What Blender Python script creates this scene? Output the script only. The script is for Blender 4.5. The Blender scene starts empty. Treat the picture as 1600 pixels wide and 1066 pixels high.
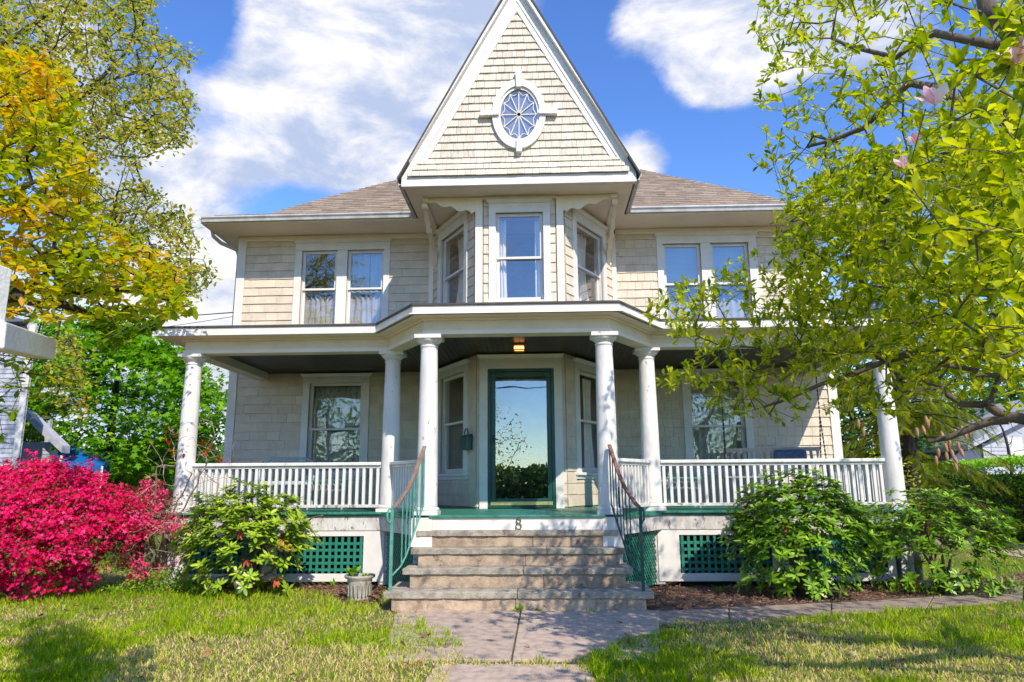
import bpy, math, random
import numpy as np
from mathutils import Vector, Matrix
R = math.radians
S = bpy.context.scene
COL = S.collection

# ------------------------------------------------------------------ camera
F_PX, PITCH, YAW, ROLL, CX, CZ = 1105.5, .1984, .0391, -.0065, .287, 1.32
cam_d = bpy.data.cameras.new('camera'); cam = bpy.data.objects.new('camera', cam_d); COL.objects.link(cam)
cam_d.sensor_width = 36; cam_d.lens = F_PX / 1600 * 36; cam_d.clip_end = 2000; cam_d.clip_start = .05
cam.location = (CX, 0, CZ)
cam.rotation_mode = 'QUATERNION'
cam.rotation_quaternion = (Matrix.Rotation(YAW, 4, 'Z') @ Matrix.Rotation(R(90) + PITCH, 4, 'X') @ Matrix.Rotation(ROLL, 4, 'Z')).to_quaternion()
S.camera = cam

# ------------------------------------------------------------------ light
SUN = Vector((.51, -1.0, 1.0)).normalized()
sun_d = bpy.data.lights.new('sun', 'SUN'); sun = bpy.data.objects.new('sun', sun_d); COL.objects.link(sun)
sun_d.energy = 3.9; sun_d.angle = R(.5); sun_d.color = (1, .915, .78)
sun.rotation_mode = 'QUATERNION'; sun.rotation_quaternion = SUN.to_track_quat('Z', 'Y')
S.view_settings.view_transform = 'Standard'; S.view_settings.look = 'None'
S.view_settings.gamma = 1; S.view_settings.use_curve_mapping = False
S.view_settings.exposure = .52
S.render.engine = 'CYCLES'; S.cycles.use_denoising = True; S.cycles.max_bounces = 10
S.cycles.transparent_max_bounces = 24; S.cycles.sample_clamp_indirect = 4; S.cycles.caustics_reflective = False
S.cycles.caustics_refractive = False

W = bpy.data.worlds.new('World'); S.world = W; W.use_nodes = True
nt = W.node_tree; nt.nodes.clear()
def N(t, **k):
    n = nt.nodes.new(t)
    for a, b in k.items(): setattr(n, a, b)
    return n
def MATH(op, a, b=None, clamp=False):
    n = N('ShaderNodeMath', operation=op, use_clamp=clamp)
    for i, v in enumerate((a, b)):
        if v is None: continue
        if isinstance(v, (int, float)): n.inputs[i].default_value = v
        else: nt.links.new(v, n.inputs[i])
    return n.outputs[0]
def world_dir(u, v):
    a0 = (u - 800) / F_PX; b0 = (533 - v) / F_PX
    cr, sr = math.cos(ROLL), math.sin(ROLL); a = a0 * cr - b0 * sr; b = a0 * sr + b0 * cr
    cp, sp = math.cos(PITCH), math.sin(PITCH); yf = cp - b * sp; z = sp + b * cp
    cy, sy = math.cos(YAW), math.sin(YAW)
    return Vector((a * cy - yf * sy, a * sy + yf * cy, z))
sky = N('ShaderNodeTexSky', sky_type='NISHITA', sun_disc=False)
sky.sun_elevation = math.asin(SUN.z); sky.sun_rotation = math.atan2(SUN.x, SUN.y)
sky.air_density = 1.0; sky.dust_density = 0.0; sky.ozone_density = 3.5; sky.altitude = 300
tc = N('ShaderNodeTexCoord'); VEC = tc.outputs['Generated']
def noise(scale, detail, rough, loc=(0, 0, 0), sc=(1, 1, 1), dist=0):
    m = N('ShaderNodeMapping'); m.inputs['Location'].default_value = loc; m.inputs['Scale'].default_value = sc
    nt.links.new(VEC, m.inputs[0]); n = N('ShaderNodeTexNoise'); nt.links.new(m.outputs[0], n.inputs['Vector'])
    n.inputs['Scale'].default_value = scale; n.inputs['Detail'].default_value = detail
    n.inputs['Roughness'].default_value = rough; n.inputs['Distortion'].default_value = dist
    return n.outputs['Fac']
n1 = noise(3.2, 12, .60, (1.3, .4, 2.1), (1, 1, 1.7), .35)
n2 = noise(9.0, 12, .66, (4.1, 2.2, .3), (1, 1, 1.6), .2)
dens = MATH('ADD', MATH('MULTIPLY', n1, .62), MATH('MULTIPLY', n2, .38))
dens = MATH('SUBTRACT', dens, .545)
# cumulus banks in their directions: (u, v, size x, size z, weight)
BANKS = [(540, 80, .32, .15, .33), (1240, 20, .12, .09, .2), (490, 200, .24, .08, .22), (700, 30, .2, .16, .22), (380, 270, .30, .045, .13), (345, 130, .07, .07, .10),
         (1110, 60, .15, .09, .26), (1150, 130, .08, .05, .2), (1010, 240, .075, .045, .30), (930, 130, .05, .04, .10),
         (330, 410, .10, .16, .22), (330, 490, .12, .08, .22), (1330, 60, .16, .12, .18), (150, 620, .4, .14, .2), (200, 280, .13, .07, .2),
         (1230, 210, .09, .12, -.25), (275, 40, .08, .14, -.34), (335, 85, .05, .05, -.16), (350, 200, .07, .05, -.18), (655, 200, .045, .035, -.26), (400, 215, .05, .03, -.1),
         (885, 70, .07, .13, -.34), (1000, 160, .08, .06, -.25), (1250, 330, .2, .12, -.2), (450, 330, .14, .04, -.12), (420, 300, .09, .045, -.15), (1100, 230, .07, .06, -.25), (1160, 260, .08, .05, -.2)]
for (u, v, sx, sz, w) in BANKS:
    d = world_dir(u, v).normalized()
    s = N('ShaderNodeVectorMath', operation='SUBTRACT'); nt.links.new(VEC, s.inputs[0]); s.inputs[1].default_value = d
    m = N('ShaderNodeVectorMath', operation='MULTIPLY'); nt.links.new(s.outputs[0], m.inputs[0]); m.inputs[1].default_value = (1 / sx, 1 / sx, 1 / sz)
    l = N('ShaderNodeVectorMath', operation='LENGTH'); nt.links.new(m.outputs[0], l.inputs[0])
    mr = N('ShaderNodeMapRange', interpolation_type='SMOOTHSTEP'); nt.links.new(l.outputs['Value'], mr.inputs[0])
    mr.inputs[1].default_value = 0; mr.inputs[2].default_value = 1.5; mr.inputs[3].default_value = w; mr.inputs[4].default_value = 0
    dens = MATH('ADD', dens, mr.outputs[0])
cov = N('ShaderNodeMapRange', interpolation_type='SMOOTHSTEP'); nt.links.new(dens, cov.inputs[0])
cov.inputs[1].default_value = -.04; cov.inputs[2].default_value = .19
shade = noise(5.5, 10, .6, (2.2, 1.1, .7), (1, 1, 2.2), .3)
cr = N('ShaderNodeMapRange', interpolation_type='SMOOTHSTEP'); nt.links.new(shade, cr.inputs[0])
cr.inputs[1].default_value = .38; cr.inputs[2].default_value = .60
thick = N('ShaderNodeMapRange'); nt.links.new(dens, thick.inputs[0]); thick.inputs[1].default_value = .05; thick.inputs[2].default_value = .5
thick.inputs[3].default_value = 1; thick.inputs[4].default_value = .55
cc = N('ShaderNodeMix', data_type='RGBA'); nt.links.new(cr.outputs[0], cc.inputs[0])
cc.inputs[6].default_value = (.36, .43, .60, 1); cc.inputs[7].default_value = (.78, .76, .76, 1)
hs = N('ShaderNodeHueSaturation'); nt.links.new(sky.outputs[0], hs.inputs['Color']); hs.inputs['Saturation'].default_value = 1.2; hs.inputs['Hue'].default_value = .512; hs.inputs['Value'].default_value = 1.42
bg = N('ShaderNodeBackground'); nt.links.new(hs.outputs[0], bg.inputs[0]); bg.inputs[1].default_value = .135
bc = N('ShaderNodeBackground'); nt.links.new(cc.outputs[2], bc.inputs[0]); bc.inputs[1].default_value = 1.0
mx = N('ShaderNodeMixShader'); nt.links.new(cov.outputs[0], mx.inputs[0]); nt.links.new(bg.outputs[0], mx.inputs[1]); nt.links.new(bc.outputs[0], mx.inputs[2])
wo = N('ShaderNodeOutputWorld'); nt.links.new(mx.outputs[0], wo.inputs[0])

def at(u, v, Y=None, Z=None):
    d = world_dir(u, v); t = Y / d.y if Y is not None else (Z - CZ) / d.z
    return Vector((CX + d.x * t, d.y * t, CZ + d.z * t))
def proj(P):
    P = np.asarray(P, float); X = P[:, 0] - CX; Y = P[:, 1]; Z = P[:, 2] - CZ
    cy, sy = math.cos(YAW), math.sin(YAW); xr = X * cy + Y * sy; yf = -X * sy + Y * cy
    cp, sp = math.cos(PITCH), math.sin(PITCH); fw = yf * cp + Z * sp; up = -yf * sp + Z * cp
    cr_, sr_ = math.cos(ROLL), math.sin(ROLL); fw = np.where(fw > .01, fw, .01)
    return 800 + F_PX * (xr * cr_ + up * sr_) / fw, 533 - F_PX * (-xr * sr_ + up * cr_) / fw

# ------------------------------------------------------------------ mesh helpers
class MB:
    def __init__(s, M=None): s.v = []; s.f = []; s.r = []; s.M = M; s.rv = .5
    def add(s, vs, fs, M=None):
        b = len(s.v); m = M or s.M
        flip = m is not None and m.to_3x3().determinant() < 0
        for p in vs: s.v.append(tuple(m @ Vector(p)) if m is not None else tuple(p))
        s.r += [s.rv] * len(vs)
        for f in fs: s.f.append(tuple(b + i for i in (reversed(f) if flip else f)))
        return s
    def box(s, x0, x1, y0, y1, z0, z1, M=None):
        return s.add([(x0, y0, z0), (x1, y0, z0), (x1, y1, z0), (x0, y1, z0), (x0, y0, z1), (x1, y0, z1), (x1, y1, z1), (x0, y1, z1)],
                     [(0, 3, 2, 1), (4, 5, 6, 7), (0, 1, 5, 4), (1, 2, 6, 5), (2, 3, 7, 6), (3, 0, 4, 7)], M)
    def hexa(s, p, M=None):
        return s.add(p, [(0, 3, 2, 1), (4, 5, 6, 7), (0, 1, 5, 4), (1, 2, 6, 5), (2, 3, 7, 6), (3, 0, 4, 7)], M)
    def prism(s, poly, z0, z1, M=None):
        n = len(poly); vs = [(x, y, z0) for x, y in poly] + [(x, y, z1) for x, y in poly]
        return s.add(vs, [tuple(range(n - 1, -1, -1)), tuple(range(n, 2 * n))] + [(i, (i + 1) % n, n + (i + 1) % n, n + i) for i in range(n)], M)
    def bar(s, a, b, w, h=None, M=None, up=(0, 0, 1)):
        a = Vector(a); b = Vector(b); h = h or w; d = (b - a).normalized(); u = Vector(up)
        if abs(d.dot(u)) > .98: u = Vector((0, 1, 0))
        x = d.cross(u).normalized() * w / 2; y = x.cross(d).normalized() * h / 2
        return s.hexa([a - x - y, a + x - y, b + x - y, b - x - y, a - x + y, a + x + y, b + x + y, b - x + y], M)
    def tube(s, pts, rad, k=6, cap=True, M=None):
        pts = [Vector(p) for p in pts]; n = len(pts)
        if isinstance(rad, (int, float)): rad = [rad] * n
        vs = []; u = None
        for i in range(n):
            d = (pts[min(i + 1, n - 1)] - pts[max(i - 1, 0)])
            d = d.normalized() if d.length > 1e-9 else Vector((0, 0, 1))
            if u is None: u = d.orthogonal().normalized()
            u = (u - d * u.dot(d)); u = u.normalized() if u.length > 1e-6 else d.orthogonal().normalized()
            w = d.cross(u)
            for j in range(k):
                a = 2 * math.pi * j / k; vs.append(pts[i] + (u * math.cos(a) + w * math.sin(a)) * rad[i])
        fs = [(i * k + j, i * k + (j + 1) % k, (i + 1) * k + (j + 1) % k, (i + 1) * k + j) for i in range(n - 1) for j in range(k)]
        if cap: fs += [tuple(range(k - 1, -1, -1)), tuple((n - 1) * k + j for j in range(k))]
        return s.add(vs, fs, M)
    def lathe(s, prof, c=(0, 0, 0), k=24, M=None):
        vs = [(c[0] + r * math.cos(2 * math.pi * j / k), c[1] + r * math.sin(2 * math.pi * j / k), c[2] + z) for r, z in prof for j in range(k)]
        n = len(prof)
        fs = [(i * k + j, i * k + (j + 1) % k, (i + 1) * k + (j + 1) % k, (i + 1) * k + j) for i in range(n - 1) for j in range(k)]
        fs += [tuple(range(k - 1, -1, -1)), tuple((n - 1) * k + j for j in range(k))]
        return s.add(vs, fs, M)
    def mesh(s, name, smooth=False):
        m = bpy.data.meshes.new(name); m.from_pydata(s.v, [], s.f)
        a = m.attributes.new('rnd', 'FLOAT', 'POINT'); a.data.foreach_set('value', s.r)
        if smooth: m.polygons.foreach_set('use_smooth', [True] * len(m.polygons))
        return m
def tag(o, label=None, cat=None, group=None, kind=None):
    for k, v in (('label', label), ('category', cat), ('group', group), ('kind', kind)):
        if v: o[k] = v
    return o
def link(name, mesh, mat=None, parent=None, **k):
    o = bpy.data.objects.new(name, mesh); COL.objects.link(o)
    if mat is not None and not (mesh.materials and mesh.materials[0]): mesh.materials.append(mat)
    if parent is not None:
        o.parent = parent; o.matrix_parent_inverse = parent_world(parent).inverted()
    return tag(o, **k)
PW = {}
def parent_world(p): return PW.get(p.name, Matrix())
def put(name, mb, mat, parent=None, smooth=False, bevel=0, **k):
    o = link(name, mb.mesh(name, smooth), mat, parent, **k)
    if bevel:
        b = o.modifiers.new('bevel', 'BEVEL'); b.width = bevel; b.segments = 2; b.limit_method = 'ANGLE'; b.angle_limit = R(40)
    return o
def thing(name, label, cat, loc=(0, 0, 0), group=None):
    o = bpy.data.objects.new(name, None); COL.objects.link(o); o.location = loc; o.empty_display_size = .2
    PW[o.name] = Matrix.Translation(loc)
    return tag(o, label, cat, group)
def inst(name, mesh, M, parent, **k):
    o = bpy.data.objects.new(name, mesh); COL.objects.link(o)
    o.parent = parent; o.matrix_parent_inverse = parent_world(parent).inverted(); o.matrix_basis = M
    return tag(o, **k)
def tri_mesh(name, V, Fc, r=None, smooth=False):
    m = bpy.data.meshes.new(name); V = np.asarray(V, np.float32); Fc = np.asarray(Fc, np.int32)
    m.vertices.add(len(V)); m.vertices.foreach_set('co', V.ravel())
    m.loops.add(Fc.size); m.loops.foreach_set('vertex_index', Fc.ravel())
    m.polygons.add(len(Fc)); m.polygons.foreach_set('loop_start', np.arange(0, Fc.size, 3, dtype=np.int32))
    m.update(calc_edges=True)
    if smooth: m.polygons.foreach_set('use_smooth', np.ones(len(Fc), bool))
    a = m.attributes.new('rnd', 'FLOAT', 'POINT')
    a.data.foreach_set('value', np.asarray(r if r is not None else np.full(len(V), .5), np.float32))
    return m

# ------------------------------------------------------------------ materials
def newmat(name):
    m = bpy.data.materials.new(name); m.use_nodes = True; m.node_tree.nodes.clear(); return m
def ramp_setup(ramp, cols, lo=0., hi=1.):
    e = ramp.color_ramp.elements
    while len(e) < len(cols): e.new(.5)
    for i, c in enumerate(cols):
        e[i].position = lo + (hi - lo) * i / max(1, len(cols) - 1); e[i].color = (*c, 1)
def solid(name, c1, c2=None, rough=.6, nscale=6, stretch=(1, 1, 1), bump=.0, bscale=None, rnd=0., metal=0, spec=.4, stain=None, stain_amt=.62, stain_scale=9, coat=0):
    """base colours c1..c2 mixed by noise, per-piece shade by 'rnd', worn patches 'stain'"""
    m = newmat(name); t = m.node_tree; n = t.nodes; L = t.links.new
    out = n.new('ShaderNodeOutputMaterial'); p = n.new('ShaderNodeBsdfPrincipled'); L(p.outputs[0], out.inputs[0])
    p.inputs['Roughness'].default_value = rough; p.inputs['Metallic'].default_value = metal; p.inputs['Specular IOR Level'].default_value = spec
    p.inputs['Coat Weight'].default_value = coat
    co = n.new('ShaderNodeTexCoord'); mp = n.new('ShaderNodeMapping'); L(co.outputs['Object'], mp.inputs[0]); mp.inputs['Scale'].default_value = stretch
    nz = n.new('ShaderNodeTexNoise'); L(mp.outputs[0], nz.inputs['Vector']); nz.inputs['Scale'].default_value = nscale; nz.inputs['Detail'].default_value = 6; nz.inputs['Roughness'].default_value = .65
    rp = n.new('ShaderNodeValToRGB'); L(nz.outputs['Fac'], rp.inputs[0])
    c2 = c2 or tuple(x * .82 for x in c1); ramp_setup(rp, [c2, c1], .36, .6)
    col = rp.outputs[0]
    if rnd:
        at_ = n.new('ShaderNodeAttribute'); at_.attribute_name = 'rnd'
        mr = n.new('ShaderNodeMapRange'); L(at_.outputs['Fac'], mr.inputs[0]); mr.inputs[3].default_value = 1 - rnd; mr.inputs[4].default_value = 1 + rnd
        hv = n.new('ShaderNodeHueSaturation'); L(col, hv.inputs['Color']); L(mr.outputs[0], hv.inputs['Value']); col = hv.outputs[0]
    if stain:
        s = n.new('ShaderNodeTexNoise'); L(mp.outputs[0], s.inputs['Vector']); s.inputs['Scale'].default_value = stain_scale; s.inputs['Detail'].default_value = 8; s.inputs['Roughness'].default_value = .7
        sr = n.new('ShaderNodeMapRange'); L(s.outputs['Fac'], sr.inputs[0]); sr.inputs[1].default_value = stain_amt; sr.inputs[2].default_value = stain_amt + .035
        mixc = n.new('ShaderNodeMix'); mixc.data_type = 'RGBA'; L(sr.outputs[0], mixc.inputs[0]); L(col, mixc.inputs[6]); mixc.inputs[7].default_value = (*stain, 1); col = mixc.outputs[2]
    L(col, p.inputs['Base Color'])
    if bump:
        b = n.new('ShaderNodeBump'); b.inputs['Strength'].default_value = bump; b.inputs['Distance'].default_value = .01
        bz = n.new('ShaderNodeTexNoise'); L(mp.outputs[0], bz.inputs['Vector']); bz.inputs['Scale'].default_value = bscale or nscale * 5; bz.inputs['Detail'].default_value = 5
        L(bz.outputs['Fac'], b.inputs['Height']); L(b.outputs[0], p.inputs['Normal'])
    return m
def leafmat(name, cols, trans=.4, rough=.45, spec=.3, tcol=None):
    spec *= .45
    m = newmat(name); t = m.node_tree; n = t.nodes; L = t.links.new
    out = n.new('ShaderNodeOutputMaterial'); p = n.new('ShaderNodeBsdfPrincipled'); p.inputs['Roughness'].default_value = rough; p.inputs['Specular IOR Level'].default_value = spec
    a = n.new('ShaderNodeAttribute'); a.attribute_name = 'rnd'; rp = n.new('ShaderNodeValToRGB'); L(a.outputs['Fac'], rp.inputs[0]); ramp_setup(rp, cols)
    L(rp.outputs[0], p.inputs['Base Color'])
    tr = n.new('ShaderNodeBsdfTranslucent'); hv = n.new('ShaderNodeHueSaturation'); L(rp.outputs[0], hv.inputs['Color']); hv.inputs['Value'].default_value = 1.5; hv.inputs['Saturation'].default_value = 1.05
    L(hv.outputs[0], tr.inputs[0]); mx = n.new('ShaderNodeMixShader'); mx.inputs[0].default_value = trans
    L(p.outputs[0], mx.inputs[1]); L(tr.outputs[0], mx.inputs[2]); L(mx.outputs[0], out.inputs[0])
    return m
def glassmat(name, refl=.22, tint=(1, 1, 1), wav=.02, body=None, bodyf=0.0):
    m = newmat(name); t = m.node_tree; n = t.nodes; L = t.links.new
    out = n.new('ShaderNodeOutputMaterial'); tr = n.new('ShaderNodeBsdfTransparent'); tr.inputs[0].default_value = (*tint, 1)
    g = n.new('ShaderNodeBsdfGlossy'); g.inputs['Roughness'].default_value = 0; g.inputs[0].default_value = (1, 1, 1, 1)
    lw = n.new('ShaderNodeLayerWeight'); lw.inputs[0].default_value = .5; fr = n.new('ShaderNodeMath'); fr.operation = 'POWER'; L(lw.outputs['Facing'], fr.inputs[0]); fr.inputs[1].default_value = 5
    ad = n.new('ShaderNodeMath'); ad.operation = 'ADD'; ad.use_clamp = True; L(fr.outputs[0], ad.inputs[0]); ad.inputs[1].default_value = refl
    mx = n.new('ShaderNodeMixShader'); L(ad.outputs[0], mx.inputs[0]); L(tr.outputs[0], mx.inputs[1]); L(g.outputs[0], mx.inputs[2])
    co = n.new('ShaderNodeTexCoord'); nz = n.new('ShaderNodeTexNoise'); L(co.outputs['Object'], nz.inputs['Vector']); nz.inputs['Scale'].default_value = 2.5; nz.inputs['Detail'].default_value = 1
    b = n.new('ShaderNodeBump'); b.inputs['Strength'].default_value = wav; b.inputs['Distance'].default_value = .05; L(nz.outputs['Fac'], b.inputs['Height']); L(b.outputs[0], g.inputs['Normal'])
    L(mx.outputs[0], out.inputs[0]); return m

M_SHG = solid('shingle_paint', (.68, .585, .465), (.59, .50, .39), .62, 5, (1, 1, 1), .5, 60, rnd=.055, stain=(.36, .31, .24), stain_amt=.665, stain_scale=5)
M_SHG_G = solid('gable_shingle_paint', (.66, .59, .48), (.53, .465, .37), .65, 34, (1, 1, .18), .6, 70, rnd=.10)
M_BACK = solid('wall_sheathing', (.30, .26, .19), rough=.8)
M_TRIM = solid('white_trim_paint', (.77, .735, .69), (.68, .645, .59), .5, 3, (1, 1, 1), .15, 30, stain=(.42, .38, .33), stain_amt=.70, stain_scale=11)
M_CREAM = solid('cream_soffit_paint', (.86, .765, .63), (.80, .70, .57), .55, 2.5, (1, 1, 1), .1, 20)
M_BEAM = solid('porch_beam_paint', (.78, .68, .53), (.70, .61, .46), .5, 3)
M_COLM = solid('column_paint', (.77, .74, .70), (.64, .61, .57), .5, 5, (1, 1, .4), .5, 25, stain=(.36, .32, .27), stain_amt=.62, stain_scale=14)
M_WORN = solid('worn_white_paint', (.68, .65, .61), (.48, .44, .40), .65, 9, (1, 1, .5), .6, 30, stain=(.24, .20, .17), stain_amt=.57, stain_scale=16)
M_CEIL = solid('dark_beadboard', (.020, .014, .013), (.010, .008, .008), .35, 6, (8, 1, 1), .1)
M_ROOF = solid('asphalt_shingle', (.37, .285, .215), (.26, .205, .16), .9, 30, (1, 1, 1), .8, 160, rnd=.22)
M_ROOFE = solid('roof_edge', (.085, .075, .065), rough=.85)
M_GUT = solid('gutter_metal', (.55, .55, .56), (.40, .39, .38), .4, 6, (1, 1, 1), .1, stain=(.30, .26, .22), stain_amt=.64)
M_GREEN = solid('green_enamel', (.05, .24, .16), (.03, .16, .11), .4, 12, bump=.2, stain=(.25, .13, .08), stain_amt=.70, stain_scale=22)
M_LATT = solid('green_lattice_paint', (.022, .235, .16), (.02, .15, .11), .5, 14, bump=.3, stain=(.20, .20, .16), stain_amt=.66, stain_scale=20)
M_DOOR = solid('green_door_paint', (.010, .085, .065), (.008, .065, .05), .35, 5)
M_BRASS = solid('brass', (.62, .55, .22), (.5, .44, .16), .3, 20, metal=.6)
M_BLACK = solid('black_metal', (.012, .012, .012), rough=.4)
M_TREAD = solid('bluestone', (.43, .385, .31), (.24, .21, .165), .85, 9, (1, 1, 1), 1, 60, rnd=.12, stain=(.27, .18, .12), stain_amt=.60, stain_scale=5)
M_RISER = solid('sandstone', (.50, .375, .265), (.27, .20, .145), .88, 7, (1, 1, 1), 1, 70, rnd=.15, stain=(.17, .13, .10), stain_amt=.60, stain_scale=6)
M_PATH = solid('path_concrete', (.56, .43, .335), (.37, .28, .215), .9, 12, (1, 1, 1), .8, 110, rnd=.1, stain=(.13, .10, .08), stain_amt=.69, stain_scale=18)
M_SLATE = solid('walk_slab', (.38, .285, .215), (.24, .18, .135), .9, 10, bump=.8, bscale=70, rnd=.12)
M_SOIL = solid('mulch_soil', (.17, .10, .065), (.08, .05, .035), .95, 25, bump=1, bscale=90)
M_CHIP = solid('mulch_chip', (.26, .135, .085), (.12, .07, .05), .9, 40, rnd=.6)
M_GROUND = solid('lawn_soil', (.115, .12, .035), (.16, .125, .06), .95, 1.3, bump=.8, bscale=60)
M_ROAD = solid('asphalt', (.055, .055, .057), (.04, .04, .042), .9, 60, bump=.4)
M_BARK = solid('grey_bark', (.17, .135, .105), (.085, .065, .05), .9, 10, (1, 1, .3), 1, 40)
M_BARKD = solid('dark_bark', (.055, .045, .035), (.03, .024, .02), .9, 12, (1, 1, .3), 1, 40)
M_TWIG = solid('pale_twig', (.42, .33, .26), (.27, .20, .16), .85, 20, bump=.6)
M_GLASS = glassmat('window_glass', .08, wav=.05)
M_GLASSU = glassmat('upper_window_glass', .13, wav=.05)
M_GLASSD = glassmat('storm_door_glass', .17, (.8, .9, .9), wav=.02)
M_CURT = solid('white_curtain', (.82, .80, .76), (.7, .68, .64), .9, 3, rnd=.12)
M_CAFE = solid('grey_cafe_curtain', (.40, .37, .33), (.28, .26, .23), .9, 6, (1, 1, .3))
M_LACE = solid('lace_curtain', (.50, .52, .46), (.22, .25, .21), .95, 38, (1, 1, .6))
M_BLIND = solid('pale_blue_blind', (.42, .55, .62), (.38, .5, .58), .8, 3)
M_ROOM = solid('room_wall', (.32, .28, .23), rough=.9)
M_STONE = solid('planter_concrete', (.44, .41, .35), (.30, .27, .22), .85, 12, bump=.8, stain=(.2, .16, .11), stain_amt=.6)
M_RUST = solid('rusty_rail', (.30, .115, .065), (.18, .25, .20), .6, 20, bump=.4)
M_RAILG = solid('faded_green_iron', (.10, .33, .26), (.06, .22, .18), .45, 15, bump=.3, stain=(.30, .15, .09), stain_amt=.62, stain_scale=25)
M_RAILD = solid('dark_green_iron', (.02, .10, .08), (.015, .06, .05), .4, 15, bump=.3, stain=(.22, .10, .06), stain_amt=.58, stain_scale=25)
M_WICK = solid('pale_blue_wicker', (.50, .56, .62), (.34, .38, .42), .7, 60, bump=.6)
M_WOOD = solid('grey_wood', (.50, .46, .41), (.36, .32, .28), .7, 12, (1, 1, 1))
M_CUSH = solid('denim_cushion', (.10, .15, .25), (.06, .09, .16), .9, 30, bump=.5)
M_CHAIN = solid('chain_metal', (.10, .09, .08), metal=.7, rough=.5)

# ------------------------------------------------------------------ wall machinery
def frame(o, d, nrm):
    """local (s along wall, n outward, z up) to world"""
    d = Vector((*d, 0)).normalized(); nv = Vector((*nrm, 0)).normalized()
    M = Matrix.Identity(4)
    for i in range(3): M[i][0] = d[i]; M[i][1] = nv[i]; M[i][2] = (0, 0, 1)[i]; M[i][3] = (*o, 0)[i]
    return M
def wall_back(mb, M, s0, s1, z0, z1, rects, th=.12):
    S_ = sorted({s0, s1, *[min(max(r[i], s0), s1) for r in rects for i in (0, 1)]}); Z_ = sorted({z0, z1, *[min(max(r[i], z0), z1) for r in rects for i in (2, 3)]})
    for a, b in zip(S_, S_[1:]):
        for c, d in zip(Z_, Z_[1:]):
            if any(r[0] - 1e-6 <= a and b <= r[1] + 1e-6 and r[2] - 1e-6 <= c and d <= r[3] + 1e-6 for r in rects): continue
            mb.box(a, b, -th, 0, c, d, M)
SH = []      # (verts, size score, gable?)
CAMV = Vector((CX, 0, CZ))
def shingle(M, a, b, z0, z1, rng, g=False, t0=.021, t1=.005, gap=.0018):
    if b - a < .015 or z1 - z0 < .015: return
    j = rng.uniform(-.003, .003); t0 = t0 + rng.uniform(-.003, .004); a += gap; b -= gap
    v = [(a, 0, z0 + j), (b, 0, z0 + j), (b, 0, z1), (a, 0, z1), (a, t0, z0 + j), (b, t0, z0 + j + rng.uniform(-.001, .001)), (b, t1, z1), (a, t1, z1)]
    # order for hexa: bottom face = back
    c = M @ Vector(((a + b) / 2, 0, (z0 + z1) / 2)); d2 = (c - CAMV).length_squared
    vis = not (3.25 < c.z < 4.05)
    SH.append(([tuple(M @ Vector(p)) for p in v], M.to_3x3().determinant() < 0, (b - a) * (z1 - z0) / d2 if vis and (b - a) > .06 else 0, g, rng.random()))
def shingles(M, s0, s1, z0, z1, holes, h, wr, rng, bound=None, ell=None, g=False, t0=.021):
    z = z0
    while z < z1 - .01:
        zt = min(z + h, z1); a0, a1 = s0, s1
        if bound: a0, a1 = bound((z + zt) / 2)
        if a1 - a0 < .03: break
        iv = [(a0, a1)]; extra = []
        hs_ = list(holes)
        if ell:
            ex, ez, ea, eb = ell; zz = max(-.999, min(.999, ((z + zt) / 2 - ez) / eb)) if abs((z + zt) / 2 - ez) < eb else None
            if zz is not None: w = ea * math.sqrt(1 - zz * zz); hs_.append((ex - w, ex + w, z, zt))
        for (p, q, r, t) in hs_:
            if t <= z + .005 or r >= zt - .005: continue
            if r > z + .03: extra.append((max(p, a0), min(q, a1), z, r))
            if t < zt - .03: extra.append((max(p, a0), min(q, a1), t, zt))
            nv = []
            for (a, b) in iv:
                if q <= a or p >= b: nv.append((a, b)); continue
                if p > a: nv.append((a, p))
                if q < b: nv.append((q, b))
            iv = nv
        for (a, b, c, d) in [(a, b, z, zt) for a, b in iv] + extra:
            x = a; first = True
            while x < b - 1e-4:
                w = rng.uniform(*wr)
                if first: w *= rng.uniform(.35, 1); first = False
                e = x + w
                if b - e < wr[0] * .4: e = b
                e = min(e, b); shingle(M, x, e, c, d, rng, g, t0); x = e
        z = zt
rng = random.Random(7)
HOUSE = thing('house', 'two storey beige shingled house with steep front gable and wide white columned porch', 'house', (0, 12, 0))
def curtain(M, s0, s1, z0, z1, n, folds, amp, mat, label, name='curtain', rng=random.Random(3), cat='curtain', top=None, gather=0, group=None):
    k = max(8, int(folds * 8)); rows = 7; vs = []; fs = []; rr = []
    for j in range(rows):
        tz = j / (rows - 1)
        for i in range(k + 1):
            x = i / k; zt = z1 + (math.sin(x * folds * 6.28 * 1.0) * .012 if top else 0)
            sw = 1 - gather * math.sin(math.pi * tz * .8)
            vs.append((s0 + (s1 - s0) * x * sw, n + amp * math.sin(x * folds * 6.28 + .6 * math.sin(tz * 3 + x * 9)), z0 + (zt - z0) * tz))
    for j in range(rows - 1):
        for i in range(k): a = j * (k + 1) + i; fs.append((a, a + 1, a + k + 2, a + k + 1))
    mb = MB(); mb.add(vs, fs, M)
    if top:
        for i in range(int(folds * 1.2)):
            x = s0 + (s1 - s0) * (i + .5) / (folds * 1.2); mb.box(x - .011, x + .011, n + .0, n + .02, z1 - .01, z1 + rng.uniform(.02, .06), M)
    return put(name, mb, mat, None, smooth=True, label=label, cat=cat, group=group)
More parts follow.
